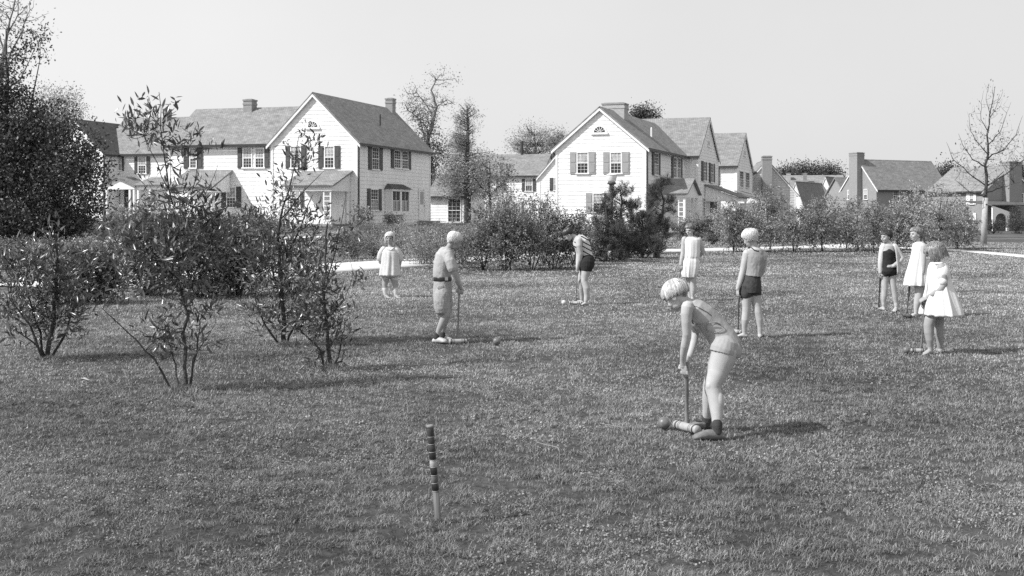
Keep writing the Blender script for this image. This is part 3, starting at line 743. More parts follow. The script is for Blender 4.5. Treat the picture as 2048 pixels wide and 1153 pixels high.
# porches
zt = A.hit(600, 344, 'f', 0)[1]; zb = 2.05
xl = A.hit(611, 344, 'f', 0)[0]
porch(A, xl, -.4, -2.7, 0 - .04, zb, zt, 'shed_f', [(-.72, -2.6, 'x'), (xl + .1, -2.6, None), (-.5, -.15, None)], floor=False)
door(A, 'f', 0, -1.75, -.85, .25, 2.25, glass=False)
st_ = MB(); st_.box(xl - .1, -.3, -2.8, -.05, -.3, .12); st_.build('step', 'brick', A.root)
px0 = A.hit(345, 380, 'f', wy - 2)[0]; px1 = A.hit(428, 380, 'f', wy - 2)[0]
zt = A.hit(400, 343, 'f', wy)[1]
porch(A, px0, px1, wy - 2.3, wy - .04, zb, zt, 'shed_f', [(px0 + .3, wy - 2.15, 'x'), (px1 - .3, wy - 2.15, 'x'), ((px0+px1)/2, wy - 2.15, None)])
q0 = A.hit(205, 380, 'f', fy - 2)[0]; q1 = A.hit(272, 380, 'f', fy - 2)[0]; zt = A.hit(238, 355, 'f', fy - 2)[1]
zb2 = A.hit(238, 372, 'f', fy - 2)[1] - .28
porch(A, q0, q1, fy - 2.2, fy - .04, zb2, zt, 'ped_f', [(q0 + .1, fy - 2.1, None), (q0 + .45, fy - 2.1, None), (q1 - .1, fy - 2.1, None), (q1 - .45, fy - 2.1, None)])
q0 = A.hit(276, 380, 'f', fy - 2)[0]; q1 = A.hit(340, 380, 'f', fy - 2)[0]
porch(A, q0, q1, fy - 2.2, fy - .04, zb2, zt, 'shed_f', [(q0 + .1, fy - 2.1, None), (q0 + 1.1, fy - 2.1, None), (q1 - .1, fy - 2.1, None)])

# --- house B : far left gable house behind the big tree
B = Frame('gabled_house', 'white clapboard gabled house half hidden behind the big dark tree at far left', 'house', 206, 94.0, -17.0, .9)
zeB = B.hit(205, 304, 'r', 0)[1]; zrB = B.hit(150, 241, 'f', 0)[1]; hw = -B.hit(152, 300, 'f', 0)[0]
gable_block(B, -2*hw, 0, 0, 9, zeB, zrB, 'y', roofm='shingles_dark')
window(B, 'f', 0, 159, 171, 381, 409, None, None)
win(B, 'f', 0, -2.9, -2.1, 3.3, 4.5, .35, .35); win(B, 'f', 0, -4.9, -4.1, 3.3, 4.5, .35, .35)
downspout(B, .12, -.02, -.2, zeB - .1)
# --- house B2 : pale building at the picture's left edge
B2 = Frame('porch_house', 'white house with dark windows glimpsed under the big tree at the left edge', 'house', 46, 60.0, -17.0, .6)
gable_block(B2, -7, 0, 0, 3.5, 2.6, 4.0, 'x', roofm='shingles_dark')
win(B2, 'f', 0, -.75, -.3, .7, 1.6); win(B2, 'f', 0, -1.8, -1.3, .7, 2.0); win(B2, 'f', 0, -3.4, -2.6, .7, 2.0)

# --- house D : white gabled house with cross gable, centre right
Dh = Frame('corner_house', 'white clapboard house with light grey shutters and a cross gable, behind the street lamp', 'house', 1291, 78.0, -19.3, .5)
zeD = Dh.hit(1291, 292, 'f', 0)[1]; wD = -Dh.hit(1112, 300, 'f', 0)[0]; zrD = Dh.hit(1202, 213, 'f', 0)[1] - .1
L = 12.4; gable_block(Dh, -wD, 0, 0, L + 3, zeD, zrD, 'y')
zr2 = Dh.hit(1419, 236, 'r', .9)[1] - .1
gable_block(Dh, -5, .9, L, L + 8.2, zeD, zr2, 'x')
Z4 = lambda x: 1080 + x / 3.604
Y4 = lambda y: 180 + y / 3.604
k4 = dict(fx=Z4, fy_=Y4)
wz(Dh, 'f', 0, 268, 350, 455, 600, 218, 400, sm='shutter_light', **k4)
wz(Dh, 'f', 0, 508, 590, 455, 600, 457, 645, sm='shutter_light', **k4)
wz(Dh, 'f', 0, 383, 460, 750, 880, 333, 510, sm='shutter_light', **k4)
wz(Dh, 'r', 0, 818, 846, 462, 612, 803, 861, **k4)
wz(Dh, 'r', 0, 957, 978, 492, 632, 943, None, **k4)
wz(Dh, 'r', 0, 986, 1008, 496, 634, None, 1020, **k4)
wz(Dh, 'r', .9, 1173, 1190, 522, 655, 1160, 1198, **k4)
wz(Dh, 'r', .9, 1226, 1244, 535, 665, 1214, 1255, **k4)
wz(Dh, 'r', .9, 1169, 1184, 785, 910, **k4)
fanlight(Dh, 'f', 0, Z4(430), Y4(308), 11)
fanlight(Dh, 'r', .9, Z4(1214), Y4(402), 1.6)
a0 = Dh.hit(Z4(1228), 420, 'r', .9)[0]; a1 = Dh.hit(Z4(1268), 420, 'r', .9)[0]
door(Dh, 'r', .9, a0, a1, .3, 2.4, m='shutter_dark', glass=False)
c0 = Dh.hit(Z4(565), 225, 'f', 3.6)[0]; c1 = Dh.hit(Z4(655), 225, 'f', 3.6)[0]; ct = Dh.hit(Z4(600), 210, 'f', 3.6)[1]
chimney(Dh, -wD/2 - .75, -wD/2 + .75, 3.2, 4.3, zrD - 1.2, ct, m='brick_pale')
downspout(Dh, .13, -.02, -.2, zeD - .1)
v = MB(); q = Dh.hit(Z4(803), Y4(320), 'r', -1.0); v.tube([(-1.0, q[0], q[1] - .3), (-1.0, q[0], q[1] + .4)], [.06, .06], 8); v.build('vent_pipe', 'white_trim', Dh.root)
ptop = Dh.hit(Z4(1095), Y4(645), 'r', 2.2)[1]; pb = Dh.hit(Z4(1040), Y4(765), 'r', 2.2)[1] - .1
porch(Dh, .06, 2.3, 1.1, 5.4, pb, ptop, 'ped_r', [(2.05, 1.25, 'x'), (2.2, 5.3, None), (1.9, 5.3, None), (2.2, 1.25, None)])
# lean-to porch on the cross gable
s0 = L + 2.6; pt2 = Dh.hit(Z4(1195), Y4(685), 'f', s0)[1]; pb2 = Dh.hit(Z4(1195), Y4(785), 'f', s0)[1]
xx1 = Dh.hit(Z4(1425), 395, 'f', s0)[0]
porch(Dh, .96, xx1, s0, s0 + 4.5, pb2 - .2, pt2, 'shed_r', [(xx1 - .1, s0 + .1, None), (xx1 - .1, s0 + 4.3, None)])

# --- house E : the next white house along, same kind
E = Frame('second_corner_house', 'white gabled house with dark shutters just behind and right of the cross gable house', 'house', 1473, 107.0, -19.3, .25)
zeE = E.hit(1473, 330, 'f', 0)[1]; zrE = E.hit(1489, 266, 'r', 0)[1] - .1
wE = E.hit(1503, 330, 'r', 0)[0]
gable_block(E, -9, 0, 0, wE, zeE, zrE, 'x')
gable_block(E, -8, -.9, wE, wE + 7.5, zeE, zeE + 2.2, 'y', sid=('r',), rake=False)
wz(E, 'r', 0, 1435, 1462, 590, 700, **k4); wz(E, 'r', 0, 1478, 1505, 600, 705, **k4)
wz(E, 'r', -.9, 1540, 1558, 630, 725, **k4)
wz(E, 'f', 0, 1284, 1300, 580, 690, **k4)
fanlight(E, 'r', 0, Z4(1474), Y4(472), 1.4)
downspout(E, -1.5, -.12, -.2, zeE - .1)
pt3 = E.hit(Z4(1430), Y4(735), 'f', 2)[1]; xe1 = E.hit(Z4(1615), 405, 'f', -1.5)[0]; pb3 = E.hit(Z4(1600), Y4(800), 'f', -1.5)[1]
porch(E, .06, xe1, -1.5, 3.2, pb3 - .2, pt3, 'shed_r', [(xe1 - .1, -1.4, 'x'), (xe1 - .1, 3.1, None)])

# --- house F : white row behind the small trees, between the two gabled houses
Fh = Frame('low_row_house', 'long white row house behind the thin round tree, between the two big gabled houses', 'house', 1082, 124.0, -14.0, .85)
Z3 = lambda x: 780 + x / 3.39
Y3 = lambda y: 130 + y / 3.39
k3 = dict(fx=Z3, fy_=Y3)
zeF = Fh.hit(1000, 351, 'f', 0)[1]; x0F = Fh.hit(943, 400, 'f', 0)[0]; zrF = Fh.hit(1030, 311, 'f', 4)[1]
gable_block(Fh, x0F, 0, 0, 8, zeF, zrF, 'x', sid=('f',), rake=False)
gz = Fh.hit(1090, 345, 'f', -.6)[1]
gable_block(Fh, .0, 7.5, -.8, 8.2, zeF - .1, zrF + 2.0, 'y', sid=('f',))
wz(Fh, 'f', 0, 918, 966, 778, 855, 895, 990, **k3)
wz(Fh, 'f', 0, 740, 768, 778, 850, 722, 788, **k3)
wz(Fh, 'f', 0, 600, 650, 932, 1010, 585, 668, **k3)
wz(Fh, 'f', 0, 748, 790, 935, 1010, 730, 808, **k3)
wz(Fh, 'f', 0, 850, 890, 935, 1010, 832, 906, **k3)
wz(Fh, 'f', -.8, 1062, 1084, 940, 1005, 1036, None, **k3)
wz(Fh, 'f', -.8, 1112, 1150, 770, 850, 1084, None, **k3)
downspout(Fh, x0F + .05, -.12, -.2, zeF - .1)
c = Fh.hit(Z3(895), 300, 'f', 4); v = MB(); v.tube([(c[0], 4, zrF - .2), (c[0], 4, zrF + 1.4)], [.16, .16], 8, caps=False); v.build('vent_pipe', 'gutter', Fh.root)
# garage between
G = Frame('garage', 'small pale garage under the conifer, right of the white house with the bay window', 'garage', 934, 100.0, -14.0, .85)
gable_block(G, -3.2, 0, 0, 5, 2.2, 3.6, 'x', roofm='shingles')
win(G, 'f', 0, -1.6, -.5, .1, 1.9, trim='white_trim', curt=0)

# --- far brick houses at the right
Bc = Frame('brick_house', 'brick house with broad shingled roof and tall end chimney, right background behind the weeping trees', 'house', 1753, 140.0, -62.0, -.1)
zeC = Bc.hit(1753, 376, 'f', 0)[1]; wC = 5.6; LC = Bc.hit(1898, 380, 'r', 0)[0]; zrC = Bc.hit(1724, 320, 'f', 0)[1]
zrC = max(zrC, zeC + 3.0)
gable_block(Bc, -wC, 0, 0, LC, zeC, zrC, 'y', boards=False, wallm='brick', ov=.1)
gable_block(Bc, -wC - 3.2, -wC - .01, .6, LC - 2, zeC - .6, zeC + 1.3, 'y', boards=False, wallm='brick', rake=False)
chimney(Bc, -wC/2 - .75, -wC/2 + .55, -.75, .35, 0, Bc.hit(1715, 308, 'f', 0)[1])
Z5 = lambda x: 1500 + x / 3.294
Y5 = lambda y: 150 + y / 3.294
k5 = dict(fx=Z5, fy_=Y5)
wz(Bc, 'f', 0, 645, 668, 763, 820, **k5); wz(Bc, 'f', 0, 752, 776, 757, 820, **k5)
wz(Bc, 'r', 0, 940, 982, 762, 830, **k5)
wz(Bc, 'r', 0, 1165, 1190, 762, 820, **k5)
Bd = Frame('brick_shuttered_house', 'brick house with white shutters and arched white porch at the right edge', 'house', 1966, 120.0, -58.0, -.1)
zeDd = Bd.hit(1966, 381, 'f', 0)[1]; zd = Bd.hit(2018, 333, 'r', 0)[1]; Ld = Bd.hit(2018, 380, 'r', 0)[0] * 2
gable_block(Bd, -6.5, 0, 0, Ld, zeDd, zd, 'x', boards=False, wallm='brick', ov=.1)
k7 = dict(fx=Z5, fy_=Y5, sm='white_trim')
wz(Bd, 'f', 0, 1450, 1475, 778, 850, 1428, 1492, **k7); wz(Bd, 'f', 0, 1450, 1475, 915, 975, 1398, 1492, **k7)
wz(Bd, 'r', 0, 1768, 1798, 785, 850, 1748, 1820, **k7)
ym = Ld / 2; chimney(Bd, -.3, .75, ym - .95, ym + .95, 0, Bd.hit(2020, 326, 'r', .5)[1], m='brick')
# arched porch: a white wall with an arch cut in it
y0 = Bd.hit(1983, 440, 'r', 3.2)[0]; y1 = Bd.hit(2017, 440, 'r', 3.2)[0]
zt_ = Bd.hit(1983, 412, 'r', 3.2)[1]; zt2 = Bd.hit(2017, 424, 'r', 3.2)[1]; zar = Bd.hit(2000, 427, 'r', 3.2)[1]
b = MB(); n = 12; ac = (y0 + y1) / 2; aw = (y1 - y0) * .33; xw = 3.2
outer = []; inner = []
for i in range(n + 1):
    th = math.pi * (1 - i / n); yy = ac + aw * math.cos(th); inner.append((xw, yy, zar - aw*.7 + aw*.7*math.sin(th)))
    u = (yy - y0) / (y1 - y0); outer.append((xw, yy, zt_ + (zt2 - zt_) * u))
for i in range(n):
    q = [inner[i], inner[i+1], outer[i+1], outer[i]]; b.prism(q, [(a + .12, c, d) for a, c, d in q])
zs = zar - aw*.7
for ya, yb, t0 in ((y0, ac - aw, 0), (ac + aw, y1, 1)):
    u0 = (ya - y0)/(y1 - y0); u1 = (yb - y0)/(y1 - y0)
    q = [(xw, ya, zs), (xw, yb, zs), (xw, yb, zt_ + (zt2 - zt_)*u1), (xw, ya, zt_ + (zt2 - zt_)*u0)]; b.prism(q, [(a + .12, c, d) for a, c, d in q])
for yy in (y0 + .1, ac - aw - .08, ac + aw + .08, y1 - .1): b.box(xw + .01, xw + .11, yy - .07, yy + .07, 0, zs)
po = b.build('porch', 'white_trim', Bd.root)
r = MB(); slab(r, (xw + .2, y0 - .2, zt_ + .1), (xw + .2, y1 + 5, zt_ + .1 + 0), (.06, y1 + 5, zt_ + .5), (.06, y0 - .2, zt_ + .5), .1); r.build('roof', 'shingles_dark', po)

# cluster of smaller far houses: (name, label, px corner, d, ang, px left end of front, eave py, ridge py, length, material, chimney px)
def far_house(name, label, px, d, ang, pxl, pe, pr, LL, wallm, roofm, ch=None, sid=('f', 'r'), ridge='y', prx=None, wins=(), zb=0.0):
    H = Frame(name, label, 'house', px, d, ang, zb)
    zE = H.hit(px, pe, 'f', 0)[1]; w_ = -H.hit(pxl, pe, 'f', 0)[0]
    zR = H.hit((px + pxl) / 2, pr, 'f', 0 if ridge == 'y' else LL / 2)[1]
    gable_block(H, -w_, 0, 0, LL, zE, zR, ridge, sid=sid, boards='brick' not in wallm, wallm=wallm, roofm=roofm, ov=.1)
    if ch:
        c0 = H.hit(ch[0], pe, 'f', ch[3])[0]; c1 = H.hit(ch[1], pe, 'f', ch[3])[0]
        chimney(H, c0, c1, ch[3] - .5, ch[3] + .5, 0, H.hit(ch[0], ch[2], 'f', ch[3])[1], m=ch[4] if len(ch) > 4 else 'brick')
    for wq in wins: window(H, *wq)
    return H
far_house('shingled_house', 'pale shingled gable house with tall brick chimney on its front wall, behind the pergola porch', 1592, 122.0, -5.0, 1476, 386, 320, 9, 'shingle_wall', 'shingles', ch=(1524, 1543, 315, -.5), sid=('f',), wins=(('f', 0, 1553, 1561, 395, 412),))
far_house('small_white_gable_house', 'small white steep gable left of the larger white gable in the far cluster', 1604, 165.0, -30.0, 1578, 404, 364, 12, 'white_paint', 'shingles')
far_house('white_gable_house', 'white steep gable under a brown roof left of the brick house', 1666, 175.0, -30.0, 1636, 392, 354, 14, 'white_paint', 'shingles')
far_house('distant_row_house', 'distant roofs with two brick chimneys beyond the white gables', 1690, 205.0, -10.0, 1556, 386, 352, 9, 'brick_pale', 'shingles_pale', ch=(1573, 1581, 348, 3, 'brick_pale'), ridge='x', sid=())
far_house('distant_cottage', 'distant low roof with a light chimney between the far gables', 1640, 190.0, -10.0, 1582, 384, 362, 7, 'brick_pale', 'shingles', ch=(1606, 1614, 349, 2, 'stone'), ridge='x', sid=())
# ================================================================ TREES AND BUSHES
def P3(*p): return [list(q) for q in p]
# near shrubs with lance leaves, left foreground
LG = 'leaf_gloss'
plant('laurel_shrub', 'tall thin shrub with long glossy leaves, bare forked base, tallest of the left foreground', 'shrub', 10.56,
      [P3((368,786,0,.022),(372,700,0,.018),(366,600,.02,.015),(352,480,.03,.012),(338,380,.02,.009),(326,290,0,.006),(318,185,0,.003)),
       P3((362,782,.02,.014),(310,720,-.1,.011),(255,665,-.18,.007),(205,618,-.25,.003)),
       P3((364,784,.0,.012),(352,730,.1,.009),(340,690,.15,.006),(318,640,.2,.003)),
       P3((372,784,.0,.013),(395,700,.08,.010),(400,640,.1,.007),(428,600,.1,.003)),
       P3((378,780,.02,.010),(385,720,-.1,.007),(430,650,-.15,.003)),
       P3((352,480,.03,.009),(375,420,.05,.006),(395,330,.0,.004),(400,265,0,.002)),
       P3((338,380,.02,.006),(300,300,-.05,.004),(262,225,-.05,.002)),
       P3((345,420,.0,.007),(410,390,.1,.004),(436,330,.1,.002)),
       P3((360,560,.0,.009),(300,500,-.1,.007),(262,420,-.1,.003)),
       P3((366,580,.0,.009),(420,500,.1,.006),(440,430,.1,.003))],
      [(350,500,105,95),(300,520,60,60,-.15),(400,470,55,80,.1),(345,400,55,40),(300,275,42,48,-.05),(316,232,26,20),(375,305,40,36),(265,255,18,16),(420,350,22,22,.1),
       (232,625,26,18,-.22),(415,630,32,40,.1),(320,650,42,38,.1),(262,480,40,40,-.1),(350,700,34,34),(392,690,26,40,.1),(355,600,45,40),(300,690,30,20,-.1)],
      250, 10, (.076, .019), LG, kind='lance', twig=.17, spread=.03, up=.8, srad=.8, limbs=.55, twigr=.0022, seed=3, shell=.9)
plant('laurel_shrub', 'slender upright glossy shrub, its thin spire in front of the lattice porch', 'shrub', 14.4,
      [P3((570,692,0,.03),(566,620,0,.026),(560,540,.02,.02),(560,440,0,.013),(585,350,0,.007),(600,262,0,.003)),
       P3((568,690,.0,.016),(530,650,-.1,.011),(505,580,-.15,.005)),
       P3((572,690,.05,.016),(600,620,.1,.011),(640,560,.15,.005)),
       P3((562,600,.0,.016),(530,500,-.1,.010),(515,430,-.1,.004)),
       P3((560,540,.0,.014),(600,460,.1,.010),(625,390,.1,.004)),
       P3((560,440,0,.009),(610,380,.05,.006),(650,340,.1,.002))],
      [(560,540,80,110),(520,520,50,70,-.2),(610,520,55,75,.15),(565,440,55,50),(580,385,30,40),(598,300,35,40),(620,330,30,25),(515,460,35,40),(640,460,30,30,.1),(575,640,70,45)],
      300, 12, (.076, .020), LG, kind='lance', twig=.19, spread=.035, up=.7, limbs=.4, twigr=.0026, seed=5, shell=.8)
plant('laurel_shrub', 'sparse shrub with one bare dark stem, rightmost of the left foreground shrubs', 'shrub', 12.1,
      [P3((660,742,0,.024),(655,680,0,.018),(648,600,0,.014),(650,520,0,.011),(654,452,0,.010)),
       P3((656,738,.0,.014),(640,700,-.1,.010),(600,660,-.15,.006),(560,640,-.2,.003)),
       P3((662,740,.05,.012),(680,700,.1,.008),(690,640,.1,.003)),
       P3((650,610,.0,.010),(620,560,-.08,.006),(600,520,-.1,.003)),
       P3((652,585,.0,.008),(672,500,.05,.006),(690,400,.1,.003)),
       P3((650,640,.0,.006),(690,600,.05,.004),(705,555,.1,.002))],
      [(655,690,38,34),(640,650,60,50,-.1),(672,620,28,40,.1),(610,600,45,60,-.15),(650,560,25,50),(690,480,16,60,.08),(700,560,20,12),(655,725,30,14),(590,650,25,25,-.2)],
      110, 10, (.074, .020), LG, kind='lance', twig=.14, spread=.03, up=.6, limbs=.5, twigr=.0022, seed=6, shell=.9)
plant('laurel_shrub', 'spreading glossy shrub with a pale upright centre stem, leftmost of the left foreground', 'shrub', 12.9,
      [P3((97,722,0,.028),(108,640,0,.020),(112,560,0,.016),(112,470,0,.014)),
       P3((92,720,.0,.016),(60,650,-.1,.011),(20,600,-.2,.005)),
       P3((96,720,.05,.016),(70,640,.1,.011),(50,560,.1,.005)),
       P3((100,720,.05,.016),(135,660,.05,.011),(150,600,.1,.005)),
       P3((90,720,.05,.012),(72,690,-.05,.009),(30,660,-.2,.004))],
      [(85,590,85,75),(30,570,45,65,-.1),(140,580,40,60,.1),(100,520,50,40),(112,470,18,16),(20,520,30,25),(120,650,50,35),(60,650,45,35)],
      200, 12, (.082, .020), LG, kind='lance', twig=.19, spread=.035, up=.8, limbs=.4, twigr=.0026, seed=8, shell=.8)
plant('laurel_shrub', 'dark round glossy shrub between the leftmost shrub and the tall forked one', 'shrub', 21.0,
      [P3((180,608,0,.03),(180,560,0,.02),(175,525,0,.01)), P3((180,606,0,.02),(150,570,-.1,.012),(135,540,0,.006)), P3((182,606,0,.02),(215,570,.1,.012),(225,545,0,.006))],
      [(178,562,62,42),(150,545,35,30,-.2),(210,560,35,32,.2),(180,525,30,14)], 260, 12, (.10, .035), 'leaf_gloss', kind='lance', twig=.2, spread=.05, up=.5, limbs=.2, seed=9, shell=.8)
for i, (lb, px, top, w, base, d, n) in enumerate([
    ('dense dark laurel bush behind the tall forked shrub, on its left', 300, 415, 150, 592, 23.2, 420),
    ('dense dark laurel bush right behind the middle of the tall forked shrub', 400, 425, 150, 596, 22.6, 420),
    ('dense laurel bush between the tall forked shrub and the slender upright one', 478, 440, 120, 592, 23.2, 360)]):
    mid = (top + base) / 2; hy = (base - top) / 2
    plant('laurel_bush', lb, 'bush', d, [P3((px,base,0,.05),(px,mid,0,.03),(px,top+20,0,.01)), P3((px,base,0,.03),(px-w*.3,mid,-.2,.015),(px-w*.35,top+30,-.2,.006)), P3((px,base,0,.03),(px+w*.3,mid,.2,.015),(px+w*.35,top+40,.2,.006))],
          [(px,mid+15,w*.48,hy*.85),(px-w*.25,mid-10,w*.28,hy*.7,-.3),(px+w*.25,mid,w*.28,hy*.7,.3),(px,top+30,w*.25,30),(px,base-25,w*.45,20)], int(n*.8), 14, (.092, .030), LG, kind='lance', twig=.22, spread=.06, up=.6, limbs=.2, seed=20+i, shell=.75, group='laurel bushes behind the foreground shrubs')

# big dark tree at the left
plant('shade_tree', 'big dark dense tree filling the left edge', 'tree', 48.0,
      [P3((-10,485,0,.30),(-8,420,0,.26),(0,330,0,.2),(10,240,0,.13),(15,150,0,.06),(12,60,0,.02)),
       P3((-4,400,0,.1),(60,340,0,.05),(120,290,.2,.02)), P3((-4,390,0,.1),(70,390,.3,.05),(150,370,.3,.02)), P3((5,300,0,.08),(60,220,1,.04),(80,120,1,.015)), P3((-5,390,0,.1),(-80,300,1,.06),(-120,200,1,.02))],
      [(60,330,125,95),(150,350,62,55,-.5),(165,300,22,22),(190,345,18,16,.2),(185,410,22,22,.2),(20,250,75,60),(-40,330,120,120,.6),(100,265,50,50,.4),(35,180,30,30,.2),(-20,190,50,50),(62,85,22,16),(92,102,14,8),(20,130,34,22),(100,140,12,6),(150,310,40,40),(170,395,26,20,-.5),(60,430,110,38,-.5),(0,450,120,35),(125,440,60,30,.5),(130,200,14,12)],
      1500, 36, (.125, .065), 'leaf_dark', twig=.6, spread=.20, up=.35, limbs=.12, twigr=.012, seed=31, shell=.8)
plant('bare_branched_tree', 'thin branched tree top rising above the big dark tree at the top left corner', 'tree', 58.0,
      [P3((-30,470,0,.22),(-20,300,0,.17),(-5,200,0,.13),(8,100,0,.08),(20,40,0,.04),(35,-30,0,.015)),
       P3((2,150,0,.06),(30,90,0,.04),(60,20,.3,.015)), P3((8,100,0,.05),(-10,40,0,.03),(-15,-30,0,.012)), P3((14,70,0,.04),(36,30,0,.025),(45,-40,0,.01)), P3((-5,200,0,.06),(40,160,0,.04),(70,95,0,.015)), P3((25,120,0,.03),(50,90,0,.018),(90,70,0,.006))],
      [(25,40,40,60),(60,40,30,30),(0,20,50,40)], 80, 4, (.14, .06), 'leaf_mid', twig=.5, spread=.1, limbs=1.0, bark='bark_light', twigr=.012, seed=33)
plant('shade_tree', 'paler hazy tree crown just right of the big dark tree, above the far left gable', 'tree', 110.0,
      [P3((110,445,0,.35),(110,300,0,.25),(115,200,0,.08))], [(105,240,55,60),(130,215,28,30),(85,270,50,50),(120,270,40,40)], 330, 34, (.18, .10), 'leaf_pale', twig=.9, spread=.4, up=.3, limbs=.2, twigr=.02, seed=34, group='trees behind the houses')
# undergrowth below the big tree
for i, (lb, px, d, w, top) in enumerate([('low dark bush in the hedge at the left edge, under the big tree', 20, 50, 130, 425), ('second dark hedge bush from the left edge, under the big tree', 90, 49, 120, 425), ('dark hedge bush below the porch of the far left gable', 150, 50, 90, 420), ('bush standing before the right corner of the far left gable', 205, 54, 90, 418), ('light leaved bush before the small pediment porch', 252, 57, 110, 404), ('bush before the right half of the small pediment porch, half behind the tall shrub', 320, 57, 110, 410),
      ('bush at the foot of the long wing of the row house, behind the laurel bushes', 400, 60, 110, 428), ('bush at the foot of the row house wing, left of the slender shrub', 470, 62, 110, 430), ('bush at the foot of the row house gable, behind the slender shrub', 540, 63, 110, 430)]):
    bush(lb, px, d, w, top, n=260, per=14, leaf=(.085, .05), lm='leaf_dark' if i < 3 else ('leaf_pale' if i == 4 else 'leaf_mid'), group='hedge bushes before the left houses', seed=40 + i)
# low rough planting between lawn path and the row house
for i, (lb, px, d, w, top, lm) in enumerate([
    ('low feathery bush at the far left of the strip behind the path', 60, 43, 190, 478, 'leaf_soft'), ('low feathery bush behind the round dark shrub', 200, 42, 190, 476, 'leaf_soft'), ('low feathery bush seen through the tall forked shrub', 330, 41, 170, 470, 'leaf_soft'),
    ('thin bush with bare stems behind the path, right of the bare dark stem', 705, 42, 70, 462, 'leaf_mid'), ('thin bush behind the path, left of the girl in the smock', 752, 43, 90, 466, 'leaf_soft'),
    ('low bush at the house foot above the smock girl, left side', 745, 58, 90, 448, 'leaf_mid'), ('low bush below the bay window', 800, 58, 100, 450, 'leaf_soft'), ('low bush at the corner by the white side door', 870, 57, 100, 446, 'leaf_mid'),
    ('soft grey bush right behind the head of the girl in the smock', 800, 40, 90, 462, 'leaf_soft'), ('soft pale bush between the smock girl and the boy with the belt', 848, 37.5, 110, 462, 'leaf_soft'), ('darker low bush with shaded foot behind the belted boy', 885, 35.0, 110, 478, 'leaf_mid'),
    ('soft bush behind the head of the boy with the belt', 925, 38, 100, 456, 'leaf_soft')]):
    bush(lb, px, d, w, top, n=330, per=15, leaf=(.05, .024), lm=lm, group='rough planting along the path', seed=60 + i)
for i, (lb, px, d, w, top, lm) in enumerate([
    ('large twiggy bush right of the belted boy, first of the tall hedge', 968, 33.6, 120, 418, 'leaf_mid'), ('tallest twiggy bush of the hedge, before the white row house', 1015, 33.4, 135, 402, 'leaf_mid'), ('broad hedge bush left of the boy in the striped top', 1065, 34.0, 130, 410, 'leaf_mid'),
    ('hedge bush directly left of the striped boy', 1105, 35.0, 110, 420, 'leaf_dark'), ('hedge bush behind the striped boy', 1145, 37.5, 110, 428, 'leaf_mid'), ('hedge bush right of the striped boy, under the pines', 1190, 40.5, 100, 426, 'leaf_mid'),
    ('thin high bush rising behind the hedge before the white row house', 1000, 44, 90, 396, 'leaf_pale'), ('pale leaved bush before the left wall of the corner house', 1090, 50, 120, 400, 'leaf_pale')]):
    bush(lb, px, d, w, top, n=460 if i < 6 else 180, per=15, leaf=(.06, .034), lm=lm, group='tall hedge in the middle', seed=80 + i)

# pines
def pine(label, D, px, base, top, w, n, seed, off=0, light=False):
    st = [P3((px, base, 0, .07), (px + 3, (base + top) / 2, 0, .05), (px, top + 6, 0, .02))]
    r = random.Random(seed); H_ = base - top; lumps = []
    for k in range(16):
        t = .08 + .87 * (k + r.uniform(.1, .9)) / 16; ww = w * .5 * (1.05 - t) * r.uniform(.6, 1.1) + w * .08
        s = r.choice((-1, 1)); x = px + s * ww * .8; y = base - t * H_
        lumps.append((x, y, w * .15, H_ * .075, r.uniform(-1, 1) * ww / FPX * D))
        st.append(P3((px, y + H_ * .07, 0, .022), (x, y, lumps[-1][4], .010)))
    lumps.append((px, base - H_ * .35, w * .2, H_ * .16)); lumps.append((px, base - H_ * .2, w * .36, H_ * .12)); lumps.append((px, top + 8, w * .10, H_ * .06))
    return plant('pine_tree', label, 'pine', D, st, lumps, int(n * 1.15), 60, (.13, .011), 'needle', kind='needle', twig=.14, spread=.035, up=1.0, limbs=.3, group='young pines by the path', seed=seed, parts=('trunk', 'crown'), shell=.7, twigr=.008)
pine('young pine in front, low and bushy, just right of the striped boy', 39.5, 1211, 526, 405, 100, 190, 101)
pine('young pine with an open top reaching up beside the street lamp', 41.0, 1240, 520, 374, 120, 230, 102)
pine('young dense pine at the right end of the pine group, before the lamp', 43.0, 1283, 516, 425, 80, 170, 103)
pine('dark dense pine at the corner of the corner house porch', 52.0, 1322, 492, 356, 78, 330, 104)
for i, (lb, px, d, w, top) in enumerate([('low bush under the pines, left of the small post', 1255, 43.5, 80, 470), ('bush filling the gap right of the dense pine, above the small post', 1300, 47.5, 80, 452)]):
    bush(lb, px, d, w, top, n=220, per=14, leaf=(.055, .03), lm='leaf_dark', group='bushes among the pines', seed=110 + i)
# bushes before the corner house
for i, (lb, px, d, w, top, lm) in enumerate([('bush by the lattice post of the corner house', 1372, 62, 60, 440, 'leaf_mid'), ('bush at the side door of the corner house', 1400, 62, 70, 428, 'leaf_mid'), ('dark bush under the lean to porch roof', 1432, 61, 70, 436, 'leaf_dark'), ('feathery weeping bush before the pergola porch', 1462, 58, 90, 405, 'leaf_pale'), ('tiny potted looking shrub on the lawn beyond the path behind the girl in white', 1426, 57, 16, 472, 'leaf_dark')]):
    bush(lb, px, d, w, top, n=300 if w > 20 else 40, per=13, leaf=(.07, .035), lm=lm, group='bushes before the corner house', seed=120 + i)

